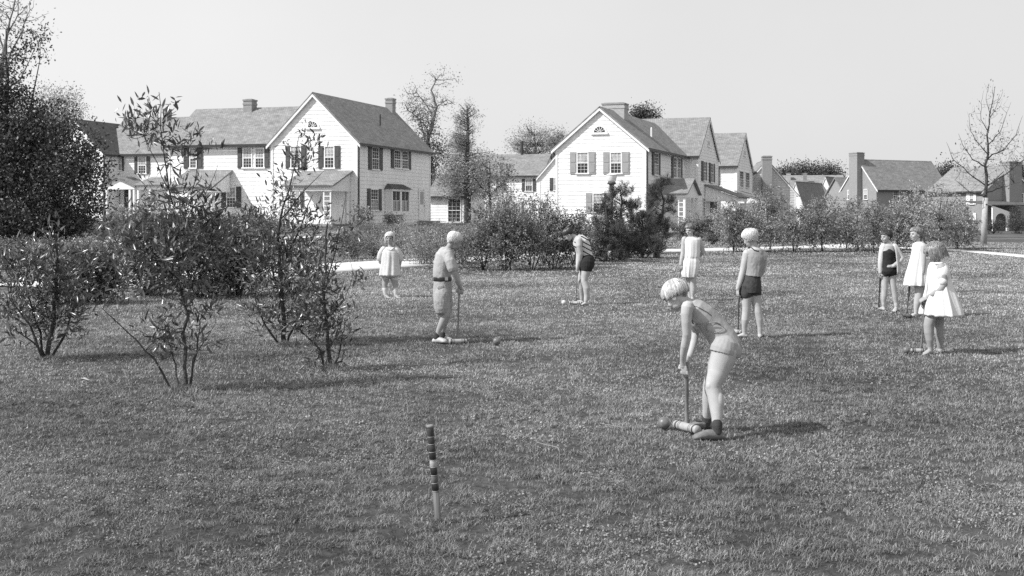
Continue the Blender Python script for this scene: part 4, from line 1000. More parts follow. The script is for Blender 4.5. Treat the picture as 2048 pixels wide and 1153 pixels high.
# weeping young trees in a row at the right
ROW = [(1468, 503, 424, 44, 'slim young tree at the left end of the row, behind the blond boy'), (1500, 503, 420, 70, 'low weeping young tree right behind the blond boy'), (1540, 500, 384, 74, 'narrow weeping tree beside the tall brick chimney'), (1588, 503, 402, 88, 'weeping young tree with a dark forked trunk, third in the row'), (1645, 503, 388, 96, 'broad weeping young tree standing in the pale path, middle of the row'),
       (1692, 500, 392, 80, 'weeping young tree left of the brick house gable'), (1718, 502, 408, 60, 'thin pale weeping tree before the brick house gable'), (1748, 505, 415, 64, 'thin stemmed weeping tree left of the boy in the dark swimsuit'), (1795, 500, 412, 80, 'weeping tree behind the boy in the dark swimsuit'), (1838, 500, 392, 100, 'tall pale weeping tree behind the girl in the sleeveless dress'), (1880, 502, 388, 100, 'full weeping tree at the right end of the row'), (1915, 498, 412, 60, 'dark weeping tree ending the row by the lawn')]
for i, (px, base, top, w, lb) in enumerate(ROW):
    top += (-26, -4, -16, 12, 2, 4, 14, -14, -2, -22, -18, -2)[i]; w *= 1.1
    D = FPX * 1.44 / (base - HY); H_ = base - top; r = random.Random(200 + i)
    st = [P3((px, base, 0, .035), (px + r.uniform(-5, 5), base - H_*.5, 0, .025), (px + r.uniform(-8, 8), top + 12, 0, .008))]
    st[0][0][1] = base
    for s in (-1, -.5, .5, 1):
        st.append(P3((px, base - H_*r.uniform(.3, .5), 0, .014), (px + s*w*.3, top + H_*.2, r.uniform(-.4, .4), .009), (px + s*w*.48, top + H_*.35, r.uniform(-.5, .5), .004)))
    if i % 3 == 0: st.append(P3((px + 3, base, 0.1, .022), (px + 10, base - H_*.4, .2, .015), (px + 14, top + 30, .2, .005)))
    lumps = [(px, top + H_*.3, w*.4, H_*.26), (px - w*.28, top + H_*.5, w*.28, H_*.32, -.3), (px + w*.28, top + H_*.5, w*.28, H_*.32, .3), (px, top + H_*.6, w*.4, H_*.24), (px + r.uniform(-10, 10), top + 8, w*.15, H_*.1)]
    plant('weeping_tree', lb, 'tree', D, st, lumps, 300, 15, (.10, .034), ('leaf_soft', 'leaf_soft', 'leaf_mid', 'leaf_soft', 'leaf_mid', 'leaf_soft', 'leaf_pale', 'leaf_soft', 'leaf_mid', 'leaf_pale', 'leaf_pale', 'leaf_mid')[i], twig=.3, spread=.06, up=-.2, droop=.22, limbs=.25, twigr=.005, group='weeping young trees along the right path', parts=('trunk', 'crown'), seed=300 + i)
for i, (lb, px, d, w, top, lm) in enumerate([('low bush under the weeping trees, between chimney and brick gable', 1560, 60, 90, 450, 'leaf_mid'), ('low bush behind the third and fourth weeping trees', 1620, 62, 90, 452, 'leaf_dark'), ('low bush behind the weeping trees, below the brick gable', 1690, 62, 100, 446, 'leaf_mid'), ('low bush behind the boy in the dark swimsuit', 1770, 60, 100, 452, 'leaf_mid'), ('low bush behind the girl in the sleeveless dress', 1850, 58, 110, 450, 'leaf_mid'),
     ('dark hedge bush before the shuttered brick house, left of the bare tree', 1930, 95, 60, 437, 'leaf_dark'), ('dark hedge bush right of the wrapped tree trunk', 1988, 98, 50, 440, 'leaf_dark'), ('dark bush beside the arched porch at the right edge', 2040, 98, 60, 430, 'leaf_dark')]):
    bush(lb, px, d, w, top, n=240, per=13, leaf=(.08, .04), lm=lm, group='bushes behind the weeping trees', seed=340 + i)
plant('spruce', 'little dark spruce before the arched porch', 'spruce', 100.0, [P3((2031,462,0,.08),(2031,415,0,.02))], [(2031,450,14,10),(2031,435,9,8),(2031,422,5,7)], 120, 20, (.16, .03), 'leaf_dark', twig=.25, spread=.1, up=.2, limbs=.1, seed=360, parts=('trunk', 'crown'))

# bare tree at the right with wrapped trunk
br = plant('sapling_tree', 'nearly leafless tree with a pale wrapped trunk at the right', 'tree', 62.0,
      [P3((1967,490,0,.13),(1969,440,0,.115),(1971,395,0,.105),(1973,350,0,.085),(1976,290,0,.06),(1979,230,0,.035),(1990,173,0,.012)),
       P3((1972,372,0,.05),(1935,345,.3,.035),(1905,318,.3,.02),(1893,285,.2,.008)), P3((1972,372,0,.05),(2010,350,-.3,.035),(2050,318,-.4,.02),(2080,280,-.3,.008)),
       P3((1973,335,0,.045),(1945,320,-.3,.03),(1925,290,-.3,.018),(1917,268,-.2,.007)), P3((1974,320,0,.045),(2010,298,.3,.03),(2032,270,.3,.018),(2045,232,.2,.007)),
       P3((1975,308,0,.04),(1950,280,.3,.025),(1940,255,.3,.014),(1938,228,.2,.006)), P3((1976,290,0,.035),(2000,265,-.3,.022),(2010,238,-.3,.012),(2022,205,-.2,.005)),
       P3((1977,265,0,.03),(1962,240,.2,.018),(1962,205,.2,.010),(1968,180,.2,.004)), P3((1978,240,0,.025),(1992,215,.2,.015),(2000,188,.2,.006)),
       P3((1972,395,0,.035),(1940,385,-.4,.022),(1910,360,-.5,.008)), P3((1972,385,0,.035),(2005,375,.4,.022),(2040,365,.5,.008)), P3((1979,225,0,.02),(1972,200,0,.012),(1975,178,0,.004))],
      [(1972,330,60,60),(1975,260,38,55),(1982,205,25,30),(1930,330,28,35),(2020,310,30,50),(1930,370,25,15)], 230, 2, (.12, .06), 'leaf_mid', twig=.5, spread=.12, up=1.2, limbs=1.0, bark='bark', twigr=.005, srad=.8, seed=380, parts=('trunk', 'crown'))
wr_ = MB(); wr_.tube([at(1967, 491, 62), at(1969, 440, 62), at(1971, 396, 62)], [.165, .145, .13], 14, caps=False)
wr_.build('trunk_wrap', 'tree_wrap', br, tuple(br.location), smooth=True)

# trees behind the houses
plant('loose_tree', 'tall loose leaning tree behind the bay window house', 'tree', 112.0,
      [P3((872,445,0,.35),(870,380,0,.3),(853,290,0,.22),(866,240,0,.16),(874,215,0,.12),(862,180,0,.07),(880,150,0,.03)), P3((868,235,0,.08),(845,200,.5,.05),(828,180,.5,.02)), P3((853,290,0,.1),(840,240,0,.06),(815,220,0,.02)), P3((872,215,0,.06),(895,200,0,.04),(910,210,0,.02))],
      [(845,205,38,28),(828,225,22,20),(885,160,26,14),(862,245,25,18),(905,208,14,8),(815,190,10,10)], 150, 17, (.15, .07), 'leaf_mid', twig=.9, spread=.28, up=.3, limbs=.35, bark='bark_light', twigr=.03, seed=400, group='trees behind the houses')
plant('shade_tree', 'round dark tree between bay window house and conifer', 'tree', 105.0, [P3((862,445,0,.3),(860,330,0,.2),(855,260,0,.08))],
      [(858,290,28,34),(872,340,30,50),(860,400,34,45),(880,420,26,30),(846,262,15,18)], 230, 30, (.16, .09), 'leaf_dark', twig=.7, spread=.3, up=.3, limbs=.12, twigr=.02, seed=401, group='trees behind the houses')
cst = [P3((935,445,0,.30),(934,380,0,.26),(935,300,0,.18),(934,212,0,.05))]; clm = []
rr = random.Random(9)
for k in range(46):
    t = (k + .5) / 46; y = 215 + t * 175; ww = 12 + 64 * t; s = rr.choice((-1, 1)) * rr.uniform(.35, 1.0)
    o_ = rr.uniform(-1, 1) * ww / FPX * 100; cst.append(P3((935, y + 4, 0, .05), (935 + s * ww * .6, y - 2, o_ * .6, .03), (935 + s * ww, y - 9 * (1 - t) + 5 * t, o_, .012)))
    clm += [(935 + s * ww * .75, y, ww * .34 + 3, 5.5, o_ * .8), (935 + s * ww * .35, y - 2, ww * .22 + 4, 6, o_ * .4)]
clm += [(905, 350, 24, 26), (962, 352, 20, 22), (905, 390, 20, 16)]
plant('conifer', 'tall conifer with layered branches left of the white row house', 'conifer', 100.0, cst, clm, 760, 24, (.18, .045), 'leaf_mid', twig=.7, spread=.15, up=.1, limbs=.1, twigr=.015, seed=402, parts=('trunk', 'crown'))
plant('round_topped_tree', 'thin flat topped young tree before the left end of the white row house', 'tree', 84.0,
      [P3((982,432,0,.12),(980,395,0,.10),(978,360,0,.06),(980,325,0,.02)), P3((980,392,0,.06),(955,365,.3,.04),(935,345,.3,.015)), P3((980,392,0,.06),(1005,368,-.3,.04),(1025,345,-.3,.015))],
      [(978,335,46,20),(950,352,24,20),(1010,350,22,22),(985,375,42,20),(1000,400,40,18)], 230, 12, (.14, .07), 'leaf_mid', twig=.5, spread=.18, up=.4, limbs=.3, twigr=.012, seed=403)
plant('hazy_tree', 'pale bare looking tree above the roof of the white row house', 'tree', 150.0, [P3((1070,440,0,.4),(1070,330,0,.25),(1068,270,0,.05))],
      [(1068,282,42,26),(1045,295,26,18),(1095,300,20,18)], 260, 18, (.17, .08), 'leaf_pale', twig=1.0, spread=.4, up=.6, limbs=.7, bark='bark_light', twigr=.03, seed=404, group='trees behind the houses')
plant('shade_tree', 'darker small tree crown touching the left eave of the corner house', 'tree', 135.0, [P3((1112,440,0,.3),(1112,320,0,.2),(1112,280,0,.05))], [(1115,290,18,22),(1125,300,14,18),(1106,310,12,14)], 150, 30, (.17, .09), 'leaf_mid', twig=.8, spread=.3, limbs=.3, twigr=.02, seed=405, group='trees behind the houses')
plant('shade_tree', 'dark tree top showing above the roof right of the broad chimney', 'tree', 120.0, [P3((1290,440,0,.3),(1290,300,0,.2),(1292,235,0,.06))], [(1300,232,16,16),(1280,236,16,15),(1268,240,12,12),(1292,250,26,14)], 190, 30, (.17, .10), 'leaf_dark', twig=.7, spread=.28, limbs=.3, twigr=.02, seed=406, group='trees behind the houses')
for i, (px, top, w, d, lb) in enumerate([(1572, 342, 26, 240, 'small dark tree just right of the chimneyed gable on the skyline'), (1590, 338, 30, 260, 'dark tree second from the left in the distant tree line'), (1612, 335, 34, 250, 'highest dark tree of the distant tree line'), (1638, 338, 34, 265, 'dark tree right of the highest in the distant tree line'), (1662, 336, 30, 255, 'dark tree at the right end of the distant tree line'), (1893, 336, 34, 230, 'round dark tree between the two brick houses'), (2044, 338, 26, 230, 'dark tree behind the roof at the right edge'), (1855, 352, 14, 240, 'small dark tree top behind the brick house roof')]):
    plant('distant_tree', lb, 'tree', d, [P3((px, 440, 0, .5), (px, 380, 0, .35), (px, top + 12, 0, .1))], [(px, top + 14, w*.5, 14), (px - w*.25, top + 24, w*.4, 16), (px + w*.25, top + 22, w*.4, 16), (px, top + 50, w*.55, 26)], 260, 26, (.32, .2), 'leaf_dark', twig=1.2, spread=.8, limbs=.06, twigr=.04, seed=420 + i, group='distant tree line')
# small plants at the foot of the row house
for i, (lb, px, base, top, d) in enumerate([('climbing leggy plant at the right front corner of the row house', 722, 452, 408, 71.0), ('thin plant growing up below the bay window beside the downspout', 783, 452, 425, 76.0)]):
    plant('foundation_plant', lb, 'plant', d, [P3((px, base, 0, .03), (px - 4, (base+top)/2, 0, .02), (px - 6, top + 5, 0, .008)), P3((px, base, 0, .02), (px + 12, (base+top)/2, 0, .012), (px + 20, top + 16, 0, .006))],
          [(px - 4, top + 16, 9, 14), (px + 12, top + 26, 12, 14), (px, base - 8, 16, 8)], 70, 10, (.14, .08), 'leaf_mid', twig=.25, spread=.12, limbs=.4, seed=440 + i)

# ================================================================ LAWN
def near_path(x, y):
    m = np.zeros(len(x), bool)
    for Q, wd in ((main_path, 1.75), (side_path, .6)):
        for q in Q[::2]: m |= ((x - q.x)**2 + (y - q.y)**2) < wd**2
    return m
gnp = np.vectorize(ground)
def hashnoise(x, y, s, seed):
    """smooth value noise, numpy"""
    r = np.random.default_rng(seed); T = r.uniform(0, 1, (256, 256)); X = x * s + 100; Y = y * s + 100
    xi = np.floor(X).astype(int); yi = np.floor(Y).astype(int); fx = X - xi; fy = Y - yi; fx = fx*fx*(3-2*fx); fy = fy*fy*(3-2*fy)
    g = lambda a, b: T[a % 256, b % 256]
    return (g(xi, yi)*(1-fx) + g(xi+1, yi)*fx)*(1-fy) + (g(xi, yi+1)*(1-fx) + g(xi+1, yi+1)*fx)*fy
def scatter(d0, d1, dens, margin=1.25):
    a = .41 * margin; n = int(a * (d1**2 - d0**2) * dens)
    y = np.sqrt(rng.uniform(d0**2, d1**2, n)); x = rng.uniform(-1, 1, n) * a * y; return x, y
V = []; F = []; off = 0
def blades(x, y, n, hh, wd, lean, z=None):
    global off
    z = np.zeros(n) if z is None else z
    th = rng.uniform(0, 2*np.pi, n)
    s = np.stack([np.cos(th + 1.57), np.sin(th + 1.57), np.zeros(n)], 1) * (wd * rng.uniform(.7, 1.4, n))[:, None]
    d2 = np.stack([np.cos(th + rng.normal(0, .5, n)), np.sin(th + rng.normal(0, .5, n)), np.zeros(n)], 1); sl = np.sin(lean)[:, None]; cl = np.cos(lean)[:, None]
    b = np.stack([x, y, z], 1); up = np.array([[0, 0, 1.0]]); hh = hh[:, None]
    m = b + (up*(.35 + .3*cl) + d2*sl*.4) * hh * .7; t = b + (up*(.15 + .75*cl) + d2*sl*1.05) * hh
    v = np.stack([b - s*.5, b + s*.5, m + s*.55, m - s*.55, t], 1).reshape(-1, 3)
    tri = np.array([[0,1,2],[0,2,3],[3,2,4]]); F.append((np.arange(n)[:, None, None]*5 + tri[None]).reshape(-1, 3) + off); V.append(v); off += len(v)
for d0, d1, dens, h, wd in ((4.2, 7.5, 21000, .030, .0026), (7.5, 11, 12500, .030, .0034), (11, 18, 5200, .030, .0052), (18, 30, 1700, .032, .009), (30, 46, 600, .034, .016), (46, 66, 330, .045, .024)):
    x, y = scatter(d0, d1, dens)
    if d1 > 25: k = ~near_path(x, y); x = x[k]; y = y[k]
    q = hashnoise(x, y, 1.1, 1) * .45 + hashnoise(x, y, 4.5, 2) * .55
    c = hashnoise(x, y, 17 if d1 < 12 else 11, 3) * .6 + hashnoise(x + .37*y, y, 9, 4) * .4
    keep = rng.uniform(0, 1, len(x)) < np.clip((c - .35) * 3.4, .06, 1) * (.6 + .8 * (q - .2)); x = x[keep]; y = y[keep]; q = q[keep]; c = c[keep]
    n = len(x); z = gnp(x, y) if d1 > 40 else np.zeros(n)
    blades(x, y, n, h * rng.uniform(.45, 1.25, n) * (.5 + .5*q + .6*c), wd, rng.uniform(.2, 1.45, n) if d1 > 11 else rng.beta(2.2, 1.3, n) * 1.5, z)
# longer grass left standing round the shrub stems, at the stake and the wickets
for (px, py, r0, n, h0) in ((368, 786, .30, 1800, .12), (570, 692, .25, 800, .09), (660, 742, .26, 1100, .11), (97, 722, .28, 700, .09), (180, 608, .4, 500, .09), (877, 1050, .07, 160, .055), (1069, 955, .12, 220, .05), (1120, 966, .12, 220, .05)):
    d = FPX*EYE/(py - HY); rr2 = r0 * np.abs(rng.normal(0, .6, n)); aa = rng.uniform(0, 6.283, n)
    blades((px - CX)/FPX*d + rr2*np.cos(aa), d + rr2*np.sin(aa), n, h0 * rng.uniform(.35, 1.1, n) * np.exp(-rr2/r0), .005, rng.uniform(.1, .9, n))
# clover: small round leaves lying in the turf
for d0, d1, dens, r_ in ((4.2, 8, 2600, .0050), (8, 14, 700, .0070)):
    x, y = scatter(d0, d1, dens); q = hashnoise(x, y, 1.7, 5)*.6 + hashnoise(x, y, 6, 6)*.4; k = q > .55; x = x[k]; y = y[k]; n = len(x)
    c = np.stack([x, y, rng.uniform(.008, .026, n)], 1); nn = unit(np.stack([rng.normal(0, .6, n), rng.normal(0, .6, n), np.ones(n)], 1))
    a = unit(np.cross(nn, rdir(n))); bb = np.cross(nn, a); rr_ = (r_ * rng.uniform(.6, 1.3, n))[:, None]
    v = np.stack([c + (a*math.cos(t_) + bb*math.sin(t_)) * rr_ for t_ in (0, 1.257, 2.513, 3.77, 5.027)], 1).reshape(-1, 3)
    tri = np.array([[0,1,2],[0,2,3],[0,3,4]]); f = (np.arange(n)[:, None, None]*5 + tri[None]).reshape(-1, 3) + off
    V.append(v); F.append(f); off += len(v)
V = np.concatenate(V); F = np.concatenate(F)
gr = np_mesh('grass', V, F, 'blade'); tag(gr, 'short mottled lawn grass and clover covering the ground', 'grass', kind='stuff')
print('grass faces', len(F))
# ================================================================ CHILDREN
VX, VY, VZ = Vector((1, 0, 0)), Vector((0, 1, 0)), Vector((0, 0, 1))
def remesh(mb, name, vox, mats, parent, origin, smooth=3, paint=None, cut=None, wrinkle=0.0, inflate=0.0, sub=None):
    me = bpy.data.meshes.new('tmp'); me.from_pydata([tuple(v) for v in mb.v], [], mb.f); me.update()
    o = bpy.data.objects.new('tmp', me); C.objects.link(o)
    m = o.modifiers.new('r', 'REMESH'); m.mode = 'VOXEL'; m.voxel_size = vox; m.use_smooth_shade = True
    s = o.modifiers.new('s', 'SMOOTH'); s.factor = .5; s.iterations = smooth
    dg = bpy.context.evaluated_depsgraph_get(); ev = o.evaluated_get(dg)
    r = bpy.data.meshes.new_from_object(ev); bpy.data.objects.remove(o); bpy.data.meshes.remove(me)
    n = len(r.vertices); co = np.empty(n*3, np.float32); r.vertices.foreach_get('co', co); co = co.reshape(-1, 3)
    fn = len(r.polygons); lt = np.empty(fn, np.int32); r.polygons.foreach_get('loop_total', lt)
    vi = np.empty(len(r.loops), np.int32); r.loops.foreach_get('vertex_index', vi)
    if inflate or wrinkle:
        nr = np.empty(n*3, np.float32); r.vertex_normals.foreach_get('vector', nr) if hasattr(r, 'vertex_normals') else r.vertices.foreach_get('normal', nr)
        nr = nr.reshape(-1, 3); d = np.full(n, inflate, np.float32)
        if wrinkle:
            d += np.array([noise.noise(Vector((p[0]*22, p[1]*22, p[2]*11))) + .5*noise.noise(Vector((p[0]*50, p[1]*50, p[2]*28))) for p in co], np.float32) * wrinkle
        co = co + nr * d[:, None]
    q = vi.reshape(-1, 4) if (lt == 4).all() else None
    bpy.data.meshes.remove(r)
    assert q is not None
    fc = co[q].mean(1)
    if cut is not None:
        k = ~cut(fc); q = q[k]; fc = fc[k]
    co2 = co - np.array(origin, np.float32)
    me = bpy.data.meshes.new(name)
    used = np.unique(q); rm = np.zeros(n, np.int32); rm[used] = np.arange(len(used)); q = rm[q]; co2 = co2[used]
    me.vertices.add(len(co2)); me.vertices.foreach_set('co', co2.ravel())
    me.loops.add(q.size); me.loops.foreach_set('vertex_index', q.ravel().astype(np.int32))
    me.polygons.add(len(q)); me.polygons.foreach_set('loop_start', np.arange(0, q.size, 4, dtype=np.int32)); me.polygons.foreach_set('loop_total', np.full(len(q), 4, np.int32))
    me.polygons.foreach_set('use_smooth', np.ones(len(q), bool))
    for mm in mats: me.materials.append(MATS[mm])
    me.update(calc_edges=True)
    if paint is not None: me.polygons.foreach_set('material_index', paint(fc).astype(np.int32))
    o = bpy.data.objects.new(name, me); C.objects.link(o)
    if parent: o.parent = parent
    return o

class Kid:
    def __init__(s, label, D, gpx, name='person', vox=.005):
        s.D = D; g = at(gpx, HY + 10, D); s.o = (g.x, D, 0.0)
        s.root = thing(name, label, 'child', s.o, group=None); s.b = MB(); s.vox = vox; s.eyes = []; s.lip = []
    def J(s, px, py, off=0.0): return at(px, py, s.D + off)
    def m(s, px): return px / FPX * s.D
    def limb(s, pts, mb=None, seg=20):
        (mb or s.b).tube([s.J(p[0], p[1], p[2]) for p in pts], [s.m(p[3]) for p in pts], seg)
    def trunk(s, rings, mb=None, add=0.0):
        """rings: (px, py, half width px in the picture plane, half depth m[, off])"""
        c = [s.J(r[0], r[1], r[4] if len(r) > 4 else 0) for r in rings]; out = []
        for i in range(len(c)):
            t = (c[min(i+1, len(c)-1)] - c[max(i-1, 0)]); t.y = 0; t.normalize()
            a = Vector((-t.z, 0, t.x)); out.append((c[i], a * (s.m(rings[i][2]) + add), VY * (rings[i][3] + add)))
        (mb or s.b).loft(out, 36)
    def head(s, px, py, F, off=0.0, U=None, k=1.0):
        F = Vector(F).normalized(); U = Vector(U or (0, 0, 1)); U = (U - F * U.dot(F)).normalized(); R = F.cross(U)
        H = s.J(px, py, off); s.H, s.F, s.U, s.R, s.k = H, F, U, R, k; b = s.b
        q = lambda f, u, r=0.0: H + F*f*k + U*u*k + R*r*k
        def e(c, rr, rf, ru, seg=16): b.ell(c, R*rr*k, F*rf*k, U*ru*k, seg, 12)
        e(q(-.012, .022), .070, .086, .078); e(q(.028, -.005), .060, .058, .072); e(q(.035, -.048), .046, .046, .046)
        e(q(.062, -.075), .020, .020, .018); e(q(.088, -.018), .011, .016, .018); e(q(.080, .008), .008, .012, .020)
        e(q(.070, .022), .045, .020, .012)
        e(q(.083, -.047), .020, .008, .006); e(q(.081, -.057), .016, .009, .006)
        for sg in (-1, 1):
            e(q(-.004, -.012, sg*.069), .008, .017, .026); e(q(.060, -.030, sg*.032), .020, .022, .022)
            s.eyes.append(q(.084, .004, sg*.029))
        s.lip.append(q(.091, -.052))
    def neck(s, px, py, off=0.0, r=.036):
        s.b.tube([s.H - s.U*.04*s.k - s.F*.022*s.k, s.J(px, py, off)], [r*s.k, r*s.k*1.12], 12)
    def hand(s, px, py, off, d, pn, side, curl=.5, k=.85):
        """wrist point, finger direction d, palm normal pn (curl side), thumb side"""
        w_ = s.J(px, py, off); d = Vector(d).normalized(); pn = Vector(pn); pn = (pn - d*pn.dot(d)).normalized(); sd = d.cross(pn).normalized()
        if side < 0: sd = -sd
        b = s.b; b.ell(w_ + d*.042*k, sd*.031*k, pn*.013*k, d*.050*k, 12, 8)
        b.tube([w_ - d*.01, w_ + d*.02*k], [.020*k, .021*k], 10)
        for i, ln in enumerate((.92, 1.0, .94, .78)):
            p = w_ + d*.078*k + sd*(.024 - .016*i)*k; a = curl * .55; P = [p - d*.015*k, p]; R = [.0085*k, .0085*k]
            for j, L in enumerate((.030, .021, .017)):
                dd = d*math.cos(a) + pn*math.sin(a); p = p + dd*L*ln*k; P.append(p); R.append((.0080, .0072, .0062)[j]*k); a += curl
            b.tube(P, R, 8)
        t0 = w_ + d*.028*k + sd*.024*k; t1 = t0 + (d*.6 + sd*.6 + pn*.35).normalized()*.030*k; t2 = t1 + (d*.8 + pn*.6*(curl + .2) + sd*.1).normalized()*.026*k
        b.tube([w_ + d*.015*k + sd*.012*k, t0, t1, t2], [.013*k, .011*k, .0095*k, .0075*k], 8)
    def foot(s, ankle, toe, mb=None, wd=.030, k=1.0, heel=.04, h=.03):
        fat = 1.45 if mb is not None else 1.0
        """ankle joint and toe tip (world); sole on the ground"""
        A_ = Vector(ankle); T = Vector(toe); g = Vector((T.x - A_.x, T.y - A_.y, 0)); L = g.length; f = g / L; sdv = Vector((-f.y, f.x, 0))
        b = mb or s.b; base = Vector((A_.x, A_.y, 0)); z = .012
        rg = []
        for t, hw, hh in ((-heel, .012, .02), (-heel + .012, .024, .034), (0, .027, .045), (L*.4, .030, .040*(.5 + .5*fat)), (L*.72, wd*1.15, .024*fat), (L*.9, wd, .019*fat), (L, wd*.55, .011*fat)):
            rg.append((base + f*t + VZ*(z + hh*.5*k), sdv*hw*k, VZ*hh*.62*k))
        b.loft(rg, 14)
        if mb is None:
            for i in range(5):
                p = base + f*(L*(.97 - .035*i)) + sdv*(.024 - .0115*i)*k + VZ*.014; b.ell(p, f*.014*k, sdv*.0075*k, VZ*.008*k, 8, 6)
        b.tube([base + VZ*.035 + f*.0, A_], [.026*k, .025*k], 10)
    def body(s, skin='skin', smooth=3, extra=None):
        ey = np.array([tuple(e) for e in s.eyes]); lp = np.array([tuple(e) for e in s.lip]); R = np.array(s.R); U = np.array(s.U); F = np.array(s.F)
        def paint(fc):
            mi = np.zeros(len(fc), np.int32)
            for e in ey:
                d = fc - e; mi[((d@R)/.0125)**2 + ((d@U)/.0075)**2 + ((d@F)/.03)**2 < 1] = 1
            for e in lp:
                d = fc - e; mi[((d@R)/.019)**2 + ((d@U)/.008)**2 + ((d@F)/.02)**2 < 1] = 2
            return mi
        return remesh(s.b, 'body', s.vox, [skin, 'eye', 'lips'], s.root, s.o, smooth, paint)
    def cloth(s, name, mb, m, vox=.006, smooth=3, wrinkle=.003, cut=None, inflate=0.0):
        return remesh(mb, name, vox, [m], s.root, s.o, smooth, None, cut, wrinkle, inflate)
    def hair(s, m, style='short', n=900, lift=.0, seed=1, part=0.0, messy=.15, vol=1.0):
        """a close cap of hair made of a base shell and many tapering locks"""
        H, F, U, R, k = s.H, s.F, s.U, s.R, s.k; r = np.random.default_rng(seed)
        Fn, Un, Rn = np.array(F), np.array(U), np.array(R); Hc = np.array(H + U*.022*k - F*.012*k)
        rad = np.array([.076, .093, .085]) * k * vol                   # side, front, up
        def low(f, a):                                               # lowest hair line for a direction (f = forwardness)
            if style == 'bob': return np.where(f > .62, .30, np.where(f > .2, -.35, -.55))
            if style == 'fringe': return np.where(f > .55, .20, np.where(f > .15, -.05, np.where(f > -.4, -.18, -.34)))
            return np.where(f > .55, .42, np.where(f > .25, .12, np.where(f > 0, -.10, np.where(f > -.5, -.50, -.80))))
        def pos(d, m=1.0):
            h = d[:2]; z = d[2]
            if style == 'bob' and z < 0:
                n_ = math.hypot(d[0], d[1]) + 1e-6; q = min(1.0, 1.02 - .12*abs(z)) ; return Hc + (Rn*(d[0]/n_*q)*rad[0] + Fn*(d[1]/n_*q)*rad[1]) * m + Un*z*rad[2]*1.75
            hug = 1 - (.13 if style != 'fringe' else .05)*min(1.0, max(0.0, (.25 - z)/.8)); return Hc + (Rn*d[0]*rad[0]*hug + Fn*d[1]*rad[1]*hug + Un*z*rad[2]) * m
        # shell
        nu, nv = 40, 26; vs = []; fs = []
        for j in range(nv + 1):
            ph = math.pi * .84 * j / nv
            for i in range(nu):
                th = 2*math.pi*i/nu; d = np.array([math.sin(ph)*math.cos(th), math.sin(ph)*math.sin(th), math.cos(ph)])
                nz = 1 + .035*math.sin(th*9 + j*.4) * (.5 + .5*math.sin(th*5 + 2))
                vs.append(tuple(pos(d, nz)))
        for j in range(nv):
            for i in range(nu):
                i2 = (i + 1) % nu; ph = math.pi*.84*(j + .5)/nv; th = 2*math.pi*(i + .5)/nu
                f = math.sin(ph)*math.sin(th); u = math.cos(ph)
                if u > float(low(np.array(f), 0)) + .05 + .05*math.sin(i*2.4) + .04*math.sin(i*5.1 + 1): fs.append((j*nu + i, j*nu + i2, (j+1)*nu + i2, (j+1)*nu + i))
        # locks
        V_ = []; F_ = []; cnt = len(vs)
        d0 = unit(r.normal(size=(n*3, 3))); d0[:, 2] = np.abs(d0[:, 2]) * r.choice([1, 1, 1, -.4], n*3); d0 = unit(d0)
        ok = d0[:, 2] > low(d0[:, 1], 0) + .06; d0 = d0[ok][:n]
        r0 = 0.0
        crown = np.array([.15 + part, -.35, .93]); crown /= np.linalg.norm(crown)
        for d in d0:
            fl = d - crown; fl = fl - d*(fl@d); ln = np.linalg.norm(fl); fl = fl/ln if ln > 1e-4 else np.array([1., 0, 0])
            fl = fl + r.normal(0, messy, 3) + np.array([0, 0, -.12]); seg = []; L = r.uniform(.6, 1.3) if style != 'bob' else r.uniform(.35, .7)
            dd = d.copy(); r0 = r.uniform(0, .045)
            for t in range(6):
                seg.append(dd.copy()); dd = dd + fl*L/5; dd = dd/np.linalg.norm(dd)
                fl = fl - dd*(fl@dd)
            pts = []
            for t, q in enumerate(seg):
                lf = 1.01 + lift*t/5 + r0
                if q[2] < float(low(np.array(q[1]), 0)) - r.uniform(-.02, .22) and len(pts) > 1: break
                pts.append(pos(q, lf))
            if len(pts) < 2: continue
            nn = pts[0] - Hc; wv = np.cross(nn, pts[-1] - pts[0]); wv /= (np.linalg.norm(wv) + 1e-9); hw = r.uniform(.0028, .006)*k
            for t, p in enumerate(pts):
                w2 = hw * (1 - .75*t/(len(pts)-1)); vs.append(tuple(p - wv*w2)); vs.append(tuple(p + wv*w2)); vs.append(tuple(p + nn/np.linalg.norm(nn)*hw*.8))
            for t in range(len(pts) - 1):
                a = cnt + t*3; fs += [(a, a+3, a+5, a+2), (a+2, a+5, a+4, a+1)]
            cnt += len(pts)*3
        me = bpy.data.meshes.new('hair'); me.from_pydata([(x - s.o[0], y - s.o[1], z - s.o[2]) for x, y, z in vs], [], fs); me.update()
        me.polygons.foreach_set('use_smooth', [True]*len(me.polygons)); me.materials.append(MATS[m])
        o = bpy.data.objects.new('hair', me); C.objects.link(o); o.parent = s.root; return o
    def skirt(s, name, rings, m, kf=9, amp=.10, seed=0, seg=72, thick=True, phase=0.0):
        """dress or skirt: horizontal rings (px, py, half width px, half depth m); folds deepen to the hem"""
        r = random.Random(seed); ph = [r.uniform(0, 6.28) for _ in range(4)]
        rg = [(s.J(q[0], q[1], q[4] if len(q) > 4 else 0), VX * s.m(q[2]), VY * q[3]) for q in rings]
        c = rg[-1]; rg.append((c[0] + VZ*.012, c[1]*.93, c[2]*.93))
        def fold(t, th): return 1 + amp * t**1.3 * (.5*math.sin(kf*th + ph[0] + 1.5*t) + .3*math.sin((kf*1.7)//1*th + ph[1]) + .25*math.sin(3*th + ph[2])) + .006*math.sin(23*th + ph[3])
        # refine rings
        R2 = []
        for i in range(len(rg) - 2):
            for t in (0, .33, .67): R2.append(tuple(rg[i][j].lerp(rg[i+1][j], t) for j in range(3)))
        R2 += rg[-2:]
        mb = MB(); mb.loft(R2, seg, True, fold); return mb
    def wear(s, name, mb, m): return mb.build(name, m, s.root, s.o, smooth=True)

